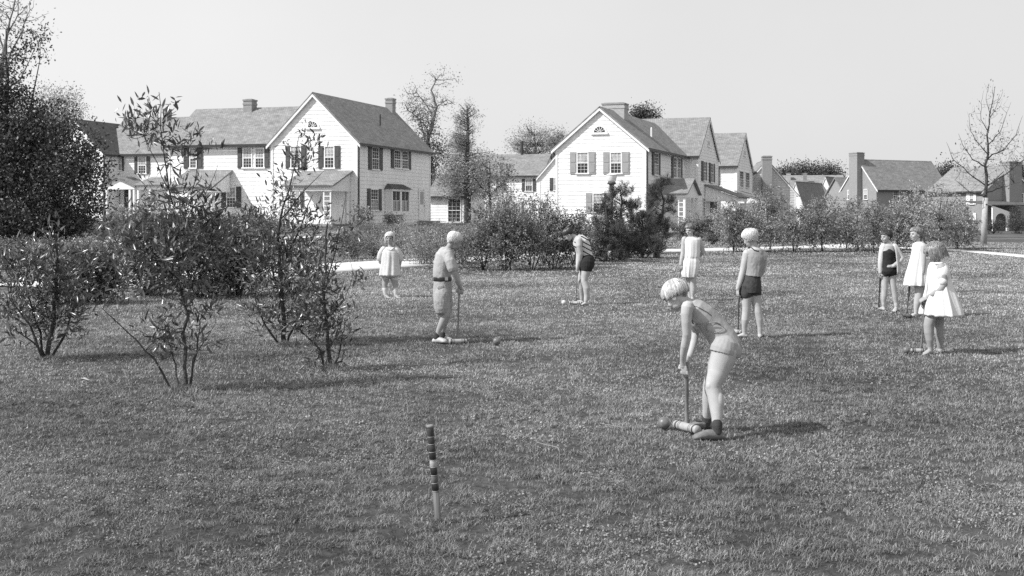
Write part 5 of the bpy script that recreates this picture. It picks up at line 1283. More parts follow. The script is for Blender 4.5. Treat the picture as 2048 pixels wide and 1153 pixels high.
def mallet(label, top, bot, h0, h1, pale=True, hr=.026, hm=None, rt=.011, rb=.009, bands=True, group='croquet mallets'):
    """top/bot: ends of the handle; h0/h1: ends of the head cylinder"""
    top, bot, h0, h1 = map(Vector, (top, bot, h0, h1)); h0.z += .012; h1.z += .012; bot.z += .012; mid = (h0 + h1) / 2
    root = thing('croquet_mallet', label, 'mallet', tuple(mid), group=group)
    a = MB(); a.tube([bot, bot.lerp(top, .06), bot.lerp(top, .1), bot.lerp(top, .45), bot.lerp(top, .47), bot.lerp(top, .9), top], [rb*1.5, rb*1.5, rb, rb*1.05, rt, rt, rt*1.05], 12)
    a.build('handle', 'wood' if pale else 'wood_dark', root, tuple(mid), smooth=True)
    ax = (h1 - h0).normalized(); L = (h1 - h0).length
    b = MB(); b.tube([h0, h0 + ax*.006, h1 - ax*.006, h1], [hr*.93, hr, hr, hr*.93], 24, caps=False); b.build('head', hm or ('wood_pale' if pale else 'wood'), root, tuple(mid), smooth=True)
    if bands:
        for t, wv, cm in ((.13, .008, 'paint_dark'), (.24, .004, 'paint_grey'), (.30, .004, 'paint_grey'), (.7, .004, 'paint_grey'), (.76, .004, 'paint_grey'), (.87, .008, 'paint_dark')):
            p = h0 + ax*L*t; c = MB(); c.tube([p - ax*wv, p + ax*wv], [hr*1.02, hr*1.02], 24, caps=False); c.build('band', cm, root, tuple(mid), smooth=True)
    return root
def ball(label, px, pyb, m, r=.044):
    d = FPX*EYE/(pyb - HY); c = Vector(((px - CX)/FPX*d, d, r + .006)); b = MB(); b.ell(Vector((0, 0, 0)), VX*r, VY*r, VZ*r, 32, 20)
    o = b.build('croquet_ball', m, None, None, smooth=True); o.location = c; tag(o, label, 'ball', group='croquet balls'); return o
def G(px, py, z=0.0):
    d = FPX*EYE/(py - HY); return Vector(((px - CX)/FPX*d, d, z))

# ---------------------------------------------------------------- boy bending in the one piece suit (foreground)
k = Kid('boy in a light grey one piece swimsuit bending over his mallet in the foreground', 8.5, 1412, vox=.0036)
k.head(1352, 592, (-.66, .42, -.62), U=(-.60, .30, .74), k=.93)
k.neck(1379, 609, 0, .037)
TR = [(1374,606,9,.04),(1379,609,15,.075),(1388,618,21,.105),(1403,633,26,.105),(1418,647,25,.095),(1432,662,25,.095),(1444,677,27,.105),(1452,690,28,.115),(1453,702,26,.112),(1452,712,19,.09)]
k.trunk(TR)
for sg in (-1, 1): k.b.tube([k.J(1382, 612, 0), k.J(1373.5, 616, sg*.12)], [k.m(13), k.m(11.5)], 12)
# near arm
k.limb([(1375,614,-.135,12.5),(1373,628,-.14,11.5),(1373,645,-.14,10),(1374,668,-.13,9),(1373.5,675,-.12,9),(1370,692,-.10,8.5),(1367,708,-.07,7.2),(1366,722,-.04,6.2),(1366,728,-.03,6.2)])
k.limb([(1378,617,.13,12),(1386,640,.14,10),(1391,665,.13,8.5),(1388,685,.11,8),(1381,708,.07,6.8),(1374,722,.04,6)])
k.hand(1366, 727, -.03, (.22, .12, -1), (.7, .55, .1), -1, curl=1.05, k=.95)
k.hand(1374, 720, .035, (-.12, -.05, -1), (-.3, -.8, .1), 1, curl=1.05, k=.95)
# legs
k.limb([(1450,700,-.085,27),(1444,722,-.09,25),(1436,745,-.10,20.5),(1427,768,-.12,16),(1426,778,-.125,15.5),(1430,795,-.14,14.5),(1433,815,-.155,14),(1434,835,-.175,11),(1434,852,-.19,9),(1434,862,-.19,9)], seg=32)
k.limb([(1448,702,.085,26),(1440,725,.10,23),(1430,748,.12,19),(1421,770,.14,15),(1419,782,.15,14),(1417,800,.165,13),(1416,822,.18,11),(1413,838,.2,8.5),(1413,848,.2,8.5)], seg=32)
k.b.ell(k.J(1420, 773, -.135), VX*.030, VY*.036, VZ*.040, 16, 12); k.b.ell(k.J(1438, 806, -.155), VX*.036, VY*.040, VZ*.075, 16, 12); k.b.ell(k.J(1466, 703, -.075), VX*.055, VY*.06, VZ*.062, 16, 12)
k.b.ell(k.J(1466, 704, .075), VX*.052, VY*.06, VZ*.060, 16, 12); k.b.ell(k.J(1413, 778, .145), VX*.026, VY*.032, VZ*.036, 16, 12); k.b.ell(k.J(1396, 622, -.06), VX*.055, VY*.03, VZ*.045, 16, 12); k.b.ell(k.J(1377, 672, -.13), VX*.020, VY*.024, VZ*.026, 12, 10)
k.foot(k.J(1434, 858, -.19), G(1392, 881.5), k=.9); k.foot(k.J(1413, 845, .2), G(1383, 861), k=.9)
k.body('skin', smooth=5)
k.hair('hair_fair', 'fringe', 1500, lift=.05, seed=4, messy=.10, vol=1.10)
k.hair('hair_light_brown', 'short', 300, lift=0, seed=14, messy=.05, vol=.985)
# suit: torso and hip shell, cut open at neck, armholes and the side windows
g = MB(); k.trunk(TR[1:], g, .006)
g.ell(k.J(1466, 703, -.075), VX*.060, VY*.065, VZ*.066, 16, 12); g.ell(k.J(1466, 704, .075), VX*.057, VY*.065, VZ*.064, 16, 12)
g.tube([k.J(1448,698,-.085), k.J(1442,716,-.088)], [k.m(28.3), k.m(27)], 18); g.tube([k.J(1448,700,.085), k.J(1442,718,.09)], [k.m(27), k.m(26)], 18)
Zs = lambda x, y: (1290 + x/5.767, 540 + y/5.767)
def proj(fc): 
    Yn = k.D - np.abs(fc[:, 1] - k.D)
    return np.stack([CX + FPX*fc[:, 0]/Yn, HY + FPX*(EYE - fc[:, 2])/Yn], 1)
def inpoly(p, poly):
    c = np.zeros(len(p), bool); n = len(poly)
    for i in range(n):
        x0, y0 = poly[i]; x1, y1 = poly[(i+1) % n]
        cr = ((y0 > p[:, 1]) != (y1 > p[:, 1])); xx = (x1 - x0)*(p[:, 1] - y0)/((y1 - y0) + 1e-9) + x0; c ^= cr & (p[:, 0] < xx)
    return c
arm = [Zs(*q) for q in ((395,380),(450,396),(540,402),(640,442),(720,487),(770,528),(778,556),(750,590),(700,616),(640,634),(590,634),(545,622),(530,560),(470,520),(380,470))]
neckp = [Zs(*q) for q in ((470,372),(440,330),(300,300),(300,560),(420,560),(450,470),(415,420),(440,396))]
def cut(fc):
    p = proj(fc); c = Zs(795, 663); e = ((p[:, 0] - c[0])/17.3)**2 + ((p[:, 1] - c[1])/10.5)**2 < 1
    side = np.abs(fc[:, 1] - k.D) > .035
    hem = (p[:, 1] > 700 + (p[:, 0] - 1423)*.24 + np.maximum(0, p[:, 0] - 1455)*.12)
    return (inpoly(p, arm) & side) | (e & side) | inpoly(p, neckp) | hem
suit = k.cloth('swimsuit', g, 'cloth_grey_light', vox=.0036, smooth=4, wrinkle=.002, cut=cut, inflate=.002)
# rolled edges of the suit
for sg in (-1,):
    t = MB(); P = []
    c = Zs(795, 665)
    for i in range(25):
        a = 2*math.pi*i/24; px = c[0] + 17.3*math.cos(a); py = c[1] + 10.5*math.sin(a); 
        u = ((px - 1428) * .62 - (py - 652) * .78) / 26.5; yy = .106 * math.sqrt(max(.05, 1 - min(.96, u*u)))
        P.append(k.J(px, py, -yy - .004))
    t.tube(P, [.0028]*len(P), 6, caps=False); t.build('trim', 'cloth_grey', suit, k.o, smooth=True)
# socks and shoes
for (ax, ay, ao, tp) in ((1434, 858, -.19, G(1386, 882.5)), (1413, 845, .2, G(1378, 861.5))):
    A_ = k.J(ax, ay, ao); b = MB(); b.tube([A_ + VZ*.045, A_ + VZ*.025, A_, A_ - VZ*.03], [.033, .036, .034, .034], 16); k.cloth('sock', b, 'sock_dark', vox=.005, wrinkle=.002)
    b = MB(); k.foot(A_, tp, b, wd=.036, k=1.16, heel=.055); k.cloth('shoe', b, 'leather_grey', vox=.005, wrinkle=.001, cut=lambda fc, z=A_.z: fc[:, 2] > z + .006)
hd = k.J(1373, 733, 0); bt = G(1374, 864, .035)
mallet('mallet with a pale striped head held by the boy bending in the swimsuit', hd + VZ*.03, bt, G(1351, 861, .030), G(1396, 873, .030), pale=True, hr=.029, rt=.0145, rb=.0125)
ball('dark scuffed ball beside the foreground boy, in front of his striped mallet head', 1328, 861, 'ball_dark', .0435)

# ---------------------------------------------------------------- boy with belt and shorts
k = Kid('fair haired boy in short sleeved shirt, belt and shorts leaning on a mallet', 14.6, 884, vox=.0048)
k.head(909, 483, (.62, .45, -.50), U=(.36, .25, .88), k=.95)
k.neck(896, 498, 0, .036)
k.trunk([(896,497,8,.05),(894,503,13,.09),(889,515,16,.12),(886,532,16,.11),(885,548,15,.10),(885,562,16,.11),(886,578,17,.12),(886,590,15,.11)])
k.limb([(894,508,-.11,9),(899,520,-.14,7.5),(904,537,-.15,6.2),(907,546,-.15,5.8),(913,560,-.12,5.2),(919,572,-.07,4.2),(921,576,-.05,4)])
k.limb([(894,508,.12,8.5),(903,525,.15,7),(909,543,.16,6),(915,558,.12,5),(920,571,.06,4),(921,575,.04,4)])
k.hand(921, 575, -.04, (.1, .2, -1), (-.2, .8, -.3), 1, curl=1.0, k=.85); k.hand(921, 572, .03, (-.3, -.3, -.7), (-.3, -.8, -.5), -1, curl=.9, k=.85)
k.limb([(886,585,-.07,14),(889,605,-.07,11),(893,622,-.07,8.5),(892,630,-.07,8.2),(885,645,-.06,7.5),(878,660,-.055,5.6),(874,672,-.05,4.6),(873,677,-.05,4.6)])
k.limb([(888,585,.08,13),(893,605,.09,10),(895,622,.09,8),(894,630,.1,7.5),(889,645,.1,7),(886,660,.11,5),(885,668,.12,4.4),(885,674,.12,4.4)])
k.foot(k.J(873, 675, -.05), G(893, 688)); k.foot(k.J(885, 672, .12), G(903, 683.5))
k.body('skin_tan')
k.hair('hair_white', 'short', 900, lift=.06, seed=5, messy=.3, vol=1.08)
s = MB(); k.trunk([(895,496,10,.06),(894,500,14,.10),(890,512,19,.135),(886,528,19,.13),(884,543,18.5,.125),(884,552,18,.12),(884,556,17,.115)], s)
s.tube([k.J(894,508,-.10), k.J(900,523,-.15), k.J(904,537,-.155)], [.062, .060, .058], 14); s.tube([k.J(894,508,.10), k.J(902,523,.15), k.J(908,537,.16)], [.060, .056, .056], 14)
sh = k.cloth('shirt', s, 'cloth_khaki', wrinkle=.004)
s = MB(); s.tube([k.J(892,496,-.02), k.J(899,500,-.05), k.J(903,504,.01)], [.012, .014, .010], 8); s.tube([k.J(888,497,0), k.J(892,495,.05), k.J(900,497,.08)], [.012, .014, .01], 8); s.build('collar', 'cloth_khaki', sh, k.o, smooth=True)
s = MB(); k.trunk([(885,554,18.3,.122),(885,556,18.5,.124),(885,561,18.5,.124),(885,562.5,18.2,.122)], s); bl = s.build('belt', 'leather_black', k.root, k.o, smooth=True)
s = MB(); s.box(-.018, .018, -.006, .006, -.02, .02); s.v = [tuple(Vector(v) + k.J(893, 558, -.118)) for v in s.v]; s.build('buckle', 'wire', bl, k.o)
s = MB(); k.trunk([(885,560,17.5,.118),(885,575,19,.13),(885,592,19.5,.13),(884,600,18,.12)], s)
s.tube([k.J(884,588,-.07), k.J(882.5,602,-.075), k.J(883,617,-.075)], [.092, .092, .088], 16); s.tube([k.J(887,588,.08), k.J(891,602,.09), k.J(894,611,.09)], [.085, .082, .075], 16)
st = k.cloth('shorts', s, 'cloth_shorts', wrinkle=.005)
s = MB(); s.ell(k.J(881, 575, -.128), VX*.04, VY*.010, VZ*.032, 16, 10); s.build('pocket', 'cloth_shorts', st, k.o, smooth=True)
for (ax, ay, ao, tp, hp) in ((873,675,-.05,G(894.5,688.5),0), (885,672,.12,G(904,684),0)):
    A_ = k.J(ax, ay, ao); b = MB(); b.tube([A_ + VZ*.035, A_, A_ - VZ*.02], [.034, .036, .033], 14); k.cloth('sock', b, 'sock_dark', wrinkle=.003)
    b = MB(); k.foot(A_, tp, b, wd=.038, k=1.22, heel=.055); k.cloth('shoe', b, 'leather_pale', wrinkle=.001, cut=lambda fc, z=A_.z: fc[:, 2] > z - .0)
dm = FPX*1.5/(688 - HY)
mallet('mallet under both hands of the boy with the belt, pale head flat on the grass', at(918.5, 583, 14.6), G(915.5, 687, .04), G(898, 690, .026), G(933, 689, .026), pale=True, hr=.026, bands=True, rt=.011, rb=.010)
ball('dark ball on the lawn to the right of the boy with the belt', 993.3, 692, 'ball_dark', .045)

# ---------------------------------------------------------------- small girl in smock
k = Kid('small fair girl in a pale smock facing forward, hands behind her back', 22.6, 780)
k.head(779.5, 477, (-.05, -1, -.10), k=1.02)
k.neck(780, 495, 0, .034)
k.trunk([(780,494,8,.05),(780,498,14,.06),(780,508,17,.085),(780,525,15,.09),(780,545,15,.09),(780,556,13,.08)])
k.limb([(767,500,0,6),(762,512,.04,5),(761,524,.08,4.4),(770,533,.12,4)]); k.limb([(793,500,0,6),(799,512,.03,5),(799.5,524,.06,4.2),(797,538,.09,3.6),(790,545,.13,3.2)])
k.hand(772, 534, .12, (.7, .2, -.6), (.2, 1, 0), 1, k=.75); k.hand(790, 544, .13, (-.6, .2, -.6), (0, 1, .2), -1, k=.75)
k.limb([(774,550,0,8),(771,562,0,6.6),(769.5,571,0,5.4),(770,580,0,5),(771.5,589,0,3.6),(772,593,0,3.3)]); k.limb([(786,550,.02,8),(788.5,562,.02,6.6),(791,571,.02,5.4),(791.5,580,.02,5),(792,589,.02,3.6),(792.5,593,.02,3.3)])
k.foot(k.J(772, 591, .02), G(778, 598.5), k=.85); k.foot(k.J(792.5, 591, .04), G(797, 599), k=.85)
k.body('skin_tan')
k.hair('hair_white', 'bob', 700, lift=.04, seed=6, messy=.12, vol=1.1)
s = k.skirt('smock', [(780,494,6,.05),(780,496.5,10,.07),(780,500,14,.09),(780,505,16.5,.11),(780,512,17,.12),(780,525,17.5,.13),(779,540,19.5,.15),(778.5,553,20.5,.17)], 'cloth_offwhite', 8, .16, 3)
dr = k.wear('smock', s, 'cloth_offwhite')
for q in ([(767,499,0),(762,508,.03),(760,517,.05)], [(793,499,0),(798,508,.02),(800.5,518,.05)]):
    b = MB(); b.tube([k.J(*p) for p in q], [.055, .060, .062], 14); b.build('sleeve', 'cloth_offwhite', dr, k.o, smooth=True)
s = MB(); s.tube([k.J(773,496,-.05), k.J(776,499,-.085), k.J(779,500.5,-.095)], [.012,.016,.008], 8); s.tube([k.J(787,496,-.05), k.J(784,499,-.085), k.J(781,500.5,-.095)], [.012,.016,.008], 8); s.build('collar', 'cloth_white', dr, k.o, smooth=True)
s = MB(); s.tube([k.J(773,552,0), k.J(771.5,556,0)], [.075,.070], 14); s.tube([k.J(787,552,.02), k.J(788.5,557,.02)], [.075,.070], 14); s.build('bloomers', 'cloth_offwhite', k.root, k.o, smooth=True)
for P_ in ([(769.8,577,0),(770,580,0),(771.5,589,.0),(772,593,.01)], [(791.3,577,.02),(791.5,580,.02),(792,589,.02),(792.5,593,.03)]):
    b = MB(); b.tube([k.J(*q_) for q_ in P_], [.050, .0485, .037, .035], 16); b.build('sock', 'cloth_offwhite', k.root, k.o, smooth=True)
for (ax, ao, tx) in ((772, .02, 778.5), (792.5, .04, 797.5)):
    A_ = k.J(ax, 591, ao); b = MB(); k.foot(A_, G(tx, 598.8), b, wd=.034, k=1.02); k.cloth('shoe', b, 'cloth_white', wrinkle=0, cut=lambda fc, z=A_.z: fc[:, 2] > z - .02)

# ---------------------------------------------------------------- dark haired boy, striped top
k = Kid('dark haired boy in striped bathing top and dark trunks bending over a mallet', 20.8, 1168)
k.head(1137, 469, (-.66, .05, -.75), U=(-.75, 0, .66), k=.98)
k.neck(1151, 475, 0, .036)
TT = [(1152,474,8,.05),(1155,478,12,.08),(1162,486,15.5,.105),(1168,498,14,.10),(1171,508,12,.095),(1174,518,13,.105),(1174.5,528,13,.11),(1173,535,10,.09)]
k.trunk(TT)
k.limb([(1158,481,-.12,7),(1158,492,-.15,6),(1161,508,-.14,5),(1160,520,-.11,4.6),(1156,535,-.04,3.6),(1155,539,-.02,3.5)])
k.limb([(1157,481,.12,7),(1155,495,.14,6),(1157,508,.13,5),(1156,522,.09,4.4),(1155,535,.03,3.6)])
k.hand(1155.5, 537, -.03, (-.05, .1, -1), (.2, .8, 0), 1, curl=1.0, k=.8); k.hand(1155, 534, .03, (-.05, 0, -1), (.2, -.8, 0), -1, curl=1.0, k=.8)
k.limb([(1174,525,-.08,12.5),(1173,540,-.09,10),(1169.5,555,-.09,7.5),(1169,563,-.09,7),(1173,577,-.1,7),(1173,590,-.1,5),(1172,602,-.11,4.2)])
k.limb([(1172,527,.08,11.5),(1168,540,.1,9),(1162,555,.12,6.8),(1161,562,.12,6.3),(1163,577,.14,6.3),(1164,590,.16,4.6),(1164,599,.17,3.8)])
k.foot(k.J(1172.5, 603, -.11), G(1163, 611.5)); k.foot(k.J(1164, 599, .17), G(1157, 604.5))
k.body('skin')
k.hair('hair_dark', 'short', 700, lift=.04, seed=7, vol=1.06)
bandm = band_mat('bathing_top', [], .6)
MATS['bathing_top'] = bandm
def stripes():
    t = bandm.node_tree; b = t.nodes['Principled BSDF']
    for l in list(b.inputs['Base Color'].links): t.links.remove(l)
    tc = t.nodes.new('ShaderNodeTexCoord'); mp = t.nodes.new('ShaderNodeMapping'); mp.inputs['Rotation'].default_value = (0, math.radians(-28), 0)
    sx = t.nodes.new('ShaderNodeSeparateXYZ'); w_ = t.nodes.new('ShaderNodeMath'); w_.operation = 'PINGPONG'; w_.inputs[1].default_value = .034
    g_ = t.nodes.new('ShaderNodeMath'); g_.operation = 'GREATER_THAN'; g_.inputs[1].default_value = .0245
    mr = t.nodes.new('ShaderNodeMapRange'); mr.inputs[3].default_value = .62; mr.inputs[4].default_value = .03
    cc = t.nodes.new('ShaderNodeCombineColor')
    t.links.new(tc.outputs['Object'], mp.inputs[0]); t.links.new(mp.outputs[0], sx.inputs[0]); t.links.new(sx.outputs[2], w_.inputs[0]); t.links.new(w_.outputs[0], g_.inputs[0]); t.links.new(g_.outputs[0], mr.inputs[0])
    for i in range(3): t.links.new(mr.outputs[0], cc.inputs[i])
    t.links.new(cc.outputs[0], b.inputs['Base Color']); b.inputs['Roughness'].default_value = .9
stripes()
g = MB(); k.trunk(TT[1:6], g, .008)
armc = at(1158.5, 487, k.D)
def cut(fc, c=armc, D=k.D):
    d = fc - np.array(c); return ((d[:, 0]/.055)**2 + (d[:, 2]/.07)**2 < 1) & (np.abs(fc[:, 1] - D) > .055)
k.cloth('bathing_top', g, 'bathing_top', vox=.006, wrinkle=.002, cut=cut)
g = MB(); k.trunk([(1173,511,12.5,.105),(1174,520,16,.13),(1173.5,529,16,.135),(1173,535,14,.12)], g)
g.tube([k.J(1174,524,-.082), k.J(1173.5,534,-.09)], [k.m(14.5), k.m(13.5)], 16); g.tube([k.J(1172,525,.085), k.J(1170,535,.095)], [k.m(14), k.m(12.8)], 16)
k.cloth('trunks', g, 'cloth_dark', wrinkle=.003)
mallet('thin mallet under the boy in the striped top', at(1155.5, 542, 20.8), G(1151.5, 608.5, .04), G(1139.5, 610, .026), G(1163, 611, .026), pale=True, hr=.025, rt=.009, rb=.008)
ball('pale ball on the grass left of the striped boy', 1127.7, 611, 'ball_pale', .040)

# ---------------------------------------------------------------- girl in white, centre right
k = Kid('tall girl in sleeveless white dress, one hand behind her back, behind the bending boy', 21.7, 1384)
k.head(1380, 460, (-.50, -.75, -.25), k=1.0)
k.neck(1382, 475, 0, .034)
k.trunk([(1382,474,8,.05),(1383,478,14,.07),(1384,488,16,.09),(1384,505,14,.085),(1383,520,15,.09),(1381,540,14,.09),(1380,552,11,.08)])
k.limb([(1369,479,0,6),(1367,492,0,5),(1366,505,-.01,4.4),(1363.5,518,-.03,4),(1361.5,530,-.04,3.2)]); k.limb([(1398,480,.0,6),(1403,493,.02,5.2),(1406,505,.06,4.6),(1399,511,.13,3.8),(1392,512,.16,3.4)])
k.hand(1361.5, 530, -.04, (.1, .1, -1), (.8, .2, 0), 1, curl=1.0, k=.8); k.hand(1391, 512, .16, (-1, .1, 0), (0, 1, 0), 1, curl=.4, k=.8)
k.limb([(1385,548,-.02,9),(1386,560,-.02,7),(1386,570,-.02,6),(1386,582,-.02,5.6),(1385,592,-.02,3.8),(1385,597,-.02,3.6)]); k.limb([(1378,548,.06,9),(1379,562,.06,6.4),(1379.5,575,.07,5.6),(1380,588,.08,4),(1380,597,.08,3.4)])
k.foot(k.J(1385, 597, -.02), G(1385, 606.5)); k.foot(k.J(1380, 597, .08), G(1375, 603))
k.body('skin')
k.hair('hair_brown', 'short', 700, lift=.05, seed=8, messy=.25, vol=1.08)
s = k.skirt('dress', [(1382,474,6,.05),(1382.5,476,10.5,.07),(1383,476.5,12,.08),(1383.5,479,16,.10),(1384,484,17.3,.11),(1384,492,16,.115),(1384,505,16,.115),(1383,514,16,.115),(1382,517,15,.11),(1381.5,522,17,.125),(1380.5,535,17.5,.135),(1379.5,548,15.5,.125),(1379,556,12.5,.11)], 'cloth_white', 9, .15, 5)
k.wear('dress', s, 'cloth_white')
for (ax, ao, tx, ty) in ((1385, -.02, 1385, 606.8), (1380, .08, 1374.5, 603.3)):
    A_ = k.J(ax, 597, ao); b = MB(); k.foot(A_, G(tx, ty), b, wd=.033, k=1.05); k.cloth('shoe', b, 'cloth_white', wrinkle=0, cut=lambda fc, z=A_.z: fc[:, 2] > z - .045)
    b = MB(); b.tube([A_ + Vector((-.03, 0, .0)), A_ + Vector((0, -.032, .002)), A_ + Vector((.03, 0, 0)), A_ + Vector((0, .03, .0)), A_ + Vector((-.03, 0, 0))], [.006]*5, 6, caps=False); b.build('ankle_strap', 'leather_black', k.root, k.o, smooth=True)
mallet('mallet dangling from the hand of the tall girl in white, mostly behind the bending boy', at(1362, 534, 21.66), G(1354, 601, .04), G(1346, 602, .026), G(1362, 602.5, .026), pale=True, rt=.009, rb=.008)

# ---------------------------------------------------------------- blond boy seen from behind
k = Kid('very blond barefoot boy in grey sleeveless shirt and dark shorts, seen from behind', 15.2, 1503, vox=.0048)
k.head(1500, 477, (-.62, .66, -.36), U=(-.25, .15, .95), k=.98)
k.neck(1510, 497, 0, .036)
k.trunk([(1511,495,8,.05),(1511,500,15,.07),(1511,512,20,.09),(1510,527,18,.09),(1507,545,15,.08),(1503,560,17,.09),(1501,575,17.5,.095),(1501,585,14,.085)])
k.limb([(1494,508,0,9),(1490,522,-.01,7.5),(1485,544,-.02,6),(1482,556,-.03,6),(1478,570,-.04,5),(1475.5,578,-.04,4.2)])
k.limb([(1526,510,.02,8.5),(1527,524,.03,7.2),(1525,541,.05,5.8),(1519,553,.10,5),(1512,562,.15,4)])
k.hand(1475.5, 577, -.04, (-.02, .0, -1), (.9, .4, 0), -1, curl=.75, k=.9); k.hand(1512, 562, .15, (-.6, .3, -.4), (0, 1, 0), 1, k=.85)
k.limb([(1493,578,0,13.5),(1493,598,0,10.5),(1493,614,0,8.4),(1492,625,.0,8),(1490.5,640,.0,7.8),(1489,654,.01,5.4),(1489,665,.02,4.6),(1489,669,.02,4.6)])
k.limb([(1509,578,.03,13),(1512,598,.02,10.3),(1514.5,614,.01,8.2),(1516,625,0,7.8),(1519,640,0,7.4),(1520,654,0,5.2),(1520,665,0,4.6),(1520,669,0,4.6)])
k.foot(k.J(1489, 669, .02), G(1473, 676)); k.foot(k.J(1520, 669, 0), G(1524, 672))
k.body('skin')
k.hair('hair_white', 'short', 1000, lift=.10, seed=9, messy=.45, vol=1.12)
g = MB(); k.trunk([(1511,499,13,.075),(1511,505,18,.09),(1511,514,21.5,.10),(1510,528,20,.10),(1508,540,18,.10),(1506.5,550,18.2,.108),(1506,556,18.5,.112)], g)
armL = at(1491, 509, k.D); armR = at(1529, 512, k.D)
def cut(fc, a=armL, b=armR, D=k.D):
    px = CX + FPX*fc[:, 0]/D; py = HY + FPX*(EYE - fc[:, 2])/D; r = py > 552 + (px - 1505)*.10
    for c in (a, b): d = fc - np.array(c); r |= (d[:, 0]/.028)**2 + (d[:, 2]/.06)**2 < 1
    return r
k.cloth('shirt', g, 'cloth_grey', vox=.005, wrinkle=.005, cut=cut)
g = MB(); g.tube([k.J(1503,496,-.03), k.J(1509,501,-.085), k.J(1516,503,-.09), k.J(1522,499,-.03)], [.006]*4, 6); g.build('neck_trim', 'cloth_dark', k.root, k.o, smooth=True)
g = MB(); k.trunk([(1504,550,16.5,.092),(1503,562,19,.105),(1502,575,20,.11),(1502,586,19,.105)], g)
g.tube([k.J(1493,572,0), k.J(1492,588,0)], [k.m(15), k.m(14)], 16); g.tube([k.J(1509,572,.03), k.J(1511,588,.025)], [k.m(14), k.m(12.5)], 16)
st = k.cloth('shorts', g, 'cloth_charcoal', wrinkle=.004)
mallet('mallet lying behind the left foot of the blond boy, only its pale head clear', at(1478, 595, 15.35), G(1476, 668, .04), G(1464, 668.5, .026), G(1483, 671, .026), pale=True)

# ---------------------------------------------------------------- boy in dark swimsuit and cardigan
k = Kid('dark haired boy in dark swimsuit and open pale cardigan, hand on hip', 19.5, 1776)
k.head(1772, 474, (-.85, -.50, -.12), k=.93)
k.neck(1777, 489, 0, .034)
k.trunk([(1777,488,7,.05),(1777,492,13,.07),(1776,503,14,.085),(1775,520,11.5,.075),(1775,532,12,.08),(1776,543,13.5,.09),(1776,549,11,.08)])
k.limb([(1767,495,0,6.5),(1763,508,0,5.4),(1761.5,521,.0,4.8),(1760.5,534,-.02,4.4),(1760.5,546,-.04,3.6)]); k.limb([(1788,495,0,6.5),(1796,506,.0,5.6),(1803.5,517,.0,5),(1796,526,-.04,4.6),(1787,532.5,-.08,3.8)])
k.hand(1760.5, 546, -.04, (-.05, 0, -1), (.7, .5, 0), 1, curl=1.0, k=.85); k.hand(1787, 532.5, -.08, (-1, -.1, .05), (0, 1, -.2), 1, curl=.35, k=.85)
k.limb([(1769,543,0,10.5),(1769,558,0,8.2),(1769,571,-.01,6.6),(1769.5,578,-.01,6.4),(1768.5,592,.0,6),(1767,604,.01,4.2),(1767,610,.01,3.8)]); k.limb([(1783,543,0,10.5),(1784,558,0,7.8),(1786,571,-.01,6.4),(1787.5,580,-.01,6),(1790,594,-.01,5.6),(1791.5,606,-.01,4),(1792,612,-.02,3.8)])
k.foot(k.J(1767, 610, .01), G(1758, 620)); k.foot(k.J(1792, 612, -.02), G(1788, 625.5))
k.body('skin')
k.hair('hair_dark', 'short', 700, lift=.08, seed=10, messy=.3, vol=1.12)
g = MB(); k.trunk([(1776.5,497,10,.075),(1776,505,14.5,.095),(1775,520,12.5,.085),(1775,532,13,.092),(1776,543,15,.102),(1776,549,13,.09)], g)
g.tube([k.J(1769,543,0), k.J(1769,550,0)], [k.m(11), k.m(10)], 14); g.tube([k.J(1783,543,0), k.J(1783,549,0)], [k.m(11), k.m(10)], 14)
sw = k.cloth('swimsuit', g, 'cloth_dark', wrinkle=.002)
# cardigan: an open shell hanging from the shoulders
def shell(pts_out, w0, th=.012):
    m_ = MB()
    for (p, q) in zip(pts_out[:-1], pts_out[1:]): pass
    return m_
g = MB(); rg = []
for (px, py, hw, dp) in ((1777,490,13,.07),(1778,495,17,.095),(1779,508,18,.115),(1780,525,19,.125),(1780,542,20,.13),(1780,548,20,.13)):
    rg.append((k.J(px, py, .02), VX*k.m(hw), VY*dp))
seg = 40; vs = []; fs = []
for (c, a, b_) in rg:
    for i in range(seg + 1):
        th = math.radians(-62) + math.radians(250) * i / seg; vs.append(c + a*math.cos(th) + b_*math.sin(th))
for j in range(len(rg) - 1):
    for i in range(seg): q = j*(seg+1) + i; fs.append((q, q+1, q+seg+2, q+seg+1))
g.add(vs, fs); cgn = g.build('cardigan', 'wool_pale', k.root, k.o, smooth=True)
so_ = cgn.modifiers.new('thick', 'SOLIDIFY'); so_.thickness = .010
g = MB(); g.tube([k.J(1788,494,0), k.J(1796,506,0), k.J(1803.5,516,0), k.J(1799,523,-.03)], [.060,.052,.048,.044], 14); g.build('sleeve', 'wool_pale', cgn, k.o, smooth=True)
g = MB(); g.tube([k.J(1767,494,0), k.J(1763,508,0), k.J(1761.5,521,0), k.J(1760.5,535,-.01)], [.056,.046,.042,.038], 14); g.build('sleeve', 'wool_pale', cgn, k.o, smooth=True)
mallet('mallet held upright by the boy in the cardigan, head beside his foot', at(1760.5, 551, 19.45), G(1757.5, 621, .05), G(1748, 619, .03), G(1766, 621.5, .03), pale=False, hm='wood', rt=.012)

